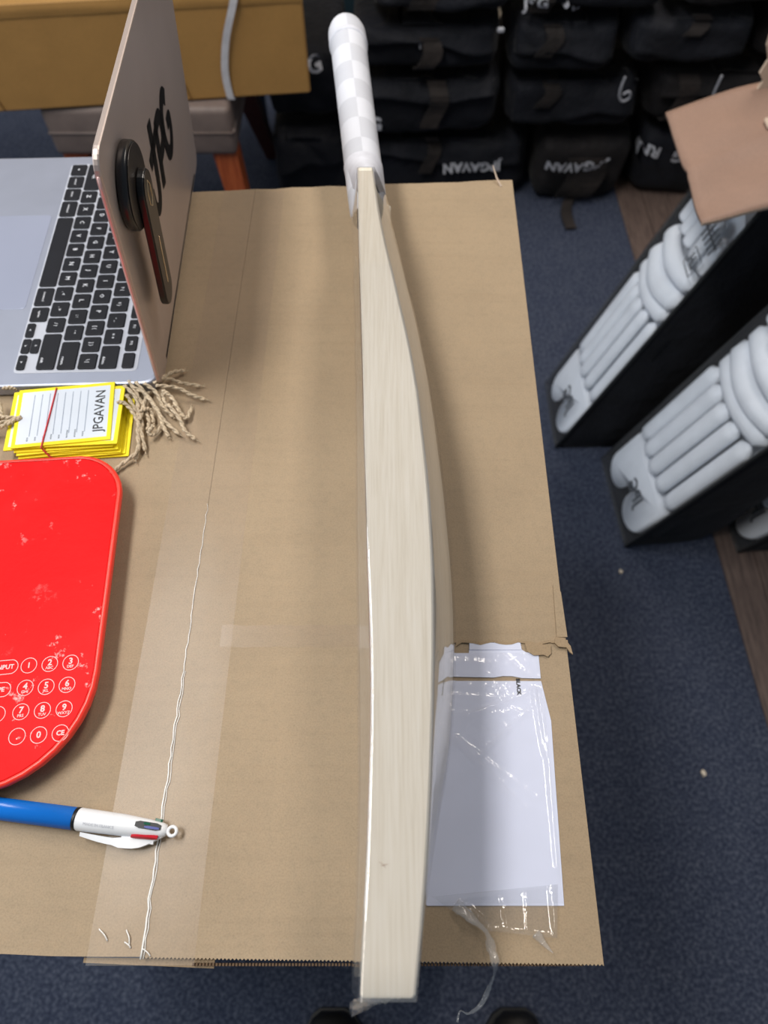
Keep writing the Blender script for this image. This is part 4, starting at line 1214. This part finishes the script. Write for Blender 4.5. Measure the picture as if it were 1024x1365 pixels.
# sticker on the farther bag's window
g = G()
def S1(x, y): return Mp1(.030 + x, .0185, .470 + y)
def flatbox(a0, a1, b0, b1):
    v = [S1(a0, b0), S1(a1, b0), S1(a1, b1), S1(a0, b1)]; g.add(v, [(0, 1, 2, 3)])
for a in ((-.020, .020, -.017, -.015), (-.020, .020, .015, .017), (-.020, -.018, -.015, .015), (.018, .020, -.015, .015)): flatbox(*a)
v2, f2 = text('LH', .024, offset=.0010); g.add([S1(x, y) for x, y in v2], f2)
for k in range(5): flatbox(-.024 + k * .012, -.019 + k * .012, .030, .062)
flatbox(-.028, .034, .044, .048)
obj('window_print', g.v, g.f, M['pad_print'], bag1)

# ================================================================== open carton at the right, one flap folded out
oc = thing('open_carton', 'pinkish-brown open carton at the right edge, one flap folded out over the pad bags', 'carton', (1.08, .98, 0))
X0, X1, Y1, Y2, ZT = .845, 1.33, .88, 1.20, .690
for nm, b in (('side_panel', (X0, X0 + .006, Y1, Y2, .002, ZT)), ('side_panel', (X1 - .006, X1, Y1, Y2, .002, ZT)), ('front_panel', (X0 + .0061, X1 - .0061, Y1, Y1 + .006, .002, ZT)), ('back_panel', (X0 + .0061, X1 - .0061, Y2 - .006, Y2, .002, ZT)), ('bottom_panel', (X0 + .0061, X1 - .0061, Y1 + .0061, Y2 - .0061, .002, .008))):
    obj(nm, *box(*b), M['pink_carton'], oc)
def fl_fn(u, v):
    p0 = Vector((.446, .8356, .655)); p1 = Vector((X0 + .002, .905, ZT + .004)); q0 = Vector((.4475, 1.1000, .650)); q1 = Vector((X0 + .002, 1.165, ZT + .004))
    p = (p0 * (1 - u) + p1 * u) * (1 - v) + (q0 * (1 - u) + q1 * u) * v
    p.z += .004 * math.exp(-((v - .42 - .1 * math.sin(u * 3)) / .03) ** 2) + .010 * math.sin(PI * u) + .006 * noise.noise((u * 5, v * 4, 2))
    p.y += .014 * math.sin(PI * min(1, u * 1.6)) * v
    return p
o = obj('folded_flap', *grid(28, 24, fl_fn), M['pink_carton'], oc, True)
md = o.modifiers.new('thickness', 'SOLIDIFY'); md.thickness = .006; md.offset = 0
o['label'] = 'flap folded out with creases and a bare edge'
g = G()
for i in range(90):                                         # fluted bare edge
    u = i / 90; a = fl_fn(u, 0); b = fl_fn(u + .006, 0)
    g.add([a + Vector((0, -.0005, -.0022)), b + Vector((0, -.0005, -.0022)), b + Vector((0, -.0005, .0022)), a + Vector((0, -.0005, .0022)), a + Vector((0, .003, -.0022)), b + Vector((0, .003, -.0022)), b + Vector((0, .003, .0022)), a + Vector((0, .003, .0022))],
          [(0, 1, 2, 3), (4, 7, 6, 5), (0, 4, 5, 1), (3, 2, 6, 7), (0, 3, 7, 4), (1, 5, 6, 2)])
e = obj('corrugated_edge', g.v, g.f, M['pale_torn'], oc); e['kind'] = 'stuff'
rs = random.Random(8)
edge = [(.590, .648), (.584, .672), (.589, .690), (.578, .702), (.582, .722), (.570, .742), (.566, .766), (.562, .79), (.556, .82)]
v, f = prism([(x, z) for x, z in edge] + [(x + .045, z + .004) for x, z in edge[::-1]], 1.118, 1.124)
obj('torn_flap', [(x, y, z) for x, z, y in v], f, M['pale_torn'], oc)
v, f = rbox(-.016, .03, -.012, .012, 0, .006, .002, 1)
q = fl_fn(.355, .62)
obj('torn_nub', [(q.x + x, q.y + y + .4 * x, q.z + .004 + z) for x, y, z in v], f, M['pale_torn'], oc)

# ================================================================== small things on the floor
def scrap(x, y, s, lab, seed):
    rs_ = random.Random(seed); P = [(x + s * (1 + rs_.uniform(-.3, .3)) * math.cos(a) * .6, y + s * (1 + rs_.uniform(-.3, .3)) * math.sin(a)) for a in [k * PI / 3.5 for k in range(7)]]
    v, f = prism(P, .0008, .003); v = [(a, b, c + .004 * (i % 2)) for i, (a, b, c) in enumerate(v)]
    o = obj('paper_scrap', v, f, M['scrap']); o['label'] = lab; o['category'] = 'paper scrap'; o['group'] = 'scraps on the carpet'
scrap(.567, .205, .007, 'small cream paper scrap on the carpet right of the big carton', 1)
scrap(.4835, .596, .005, 'tiny cream scrap on the carpet below the nearer pad bag', 2)

def shoe(cx, cy, lab, tw=0.0):
    s = thing('shoe', lab, 'shoe', (cx, cy - .12, 0), 'black shoes')
    prof = [(0, .018, .030), (-.008, .030, .040), (-.03, .043, .048), (-.07, .048, .055), (-.12, .044, .075), (-.17, .038, .095), (-.22, .038, .095), (-.255, .034, .085), (-.27, .022, .06)]
    rings = []
    for dy, hw_, ht in prof:
        ring = []
        for k in range(16):
            a = 2 * PI * k / 16; x = hw_ * math.cos(a); z = max(0.0, ht * .5 + ht * .5 * math.sin(a))
            ring.append((cx + x + tw * dy, cy + dy, .012 + z))
        rings.append(ring)
    obj('upper', *loft(rings), M['shoe'], s, True)
    outl = [(cx + w * 1.06 + tw * dy, cy + dy + .003) for dy, w, _ in prof] + [(cx - w * 1.06 + tw * dy, cy + dy + .003) for dy, w, _ in prof[::-1]]
    obj('sole', *prism(outl, .0008, .016), M['shoe'], s)
shoe(-.078, -.140, 'black shoe on the carpet left of the bat\'s toe', -.1)
shoe(.198, -.140, 'black shoe on the carpet below the torn film tail', .1)
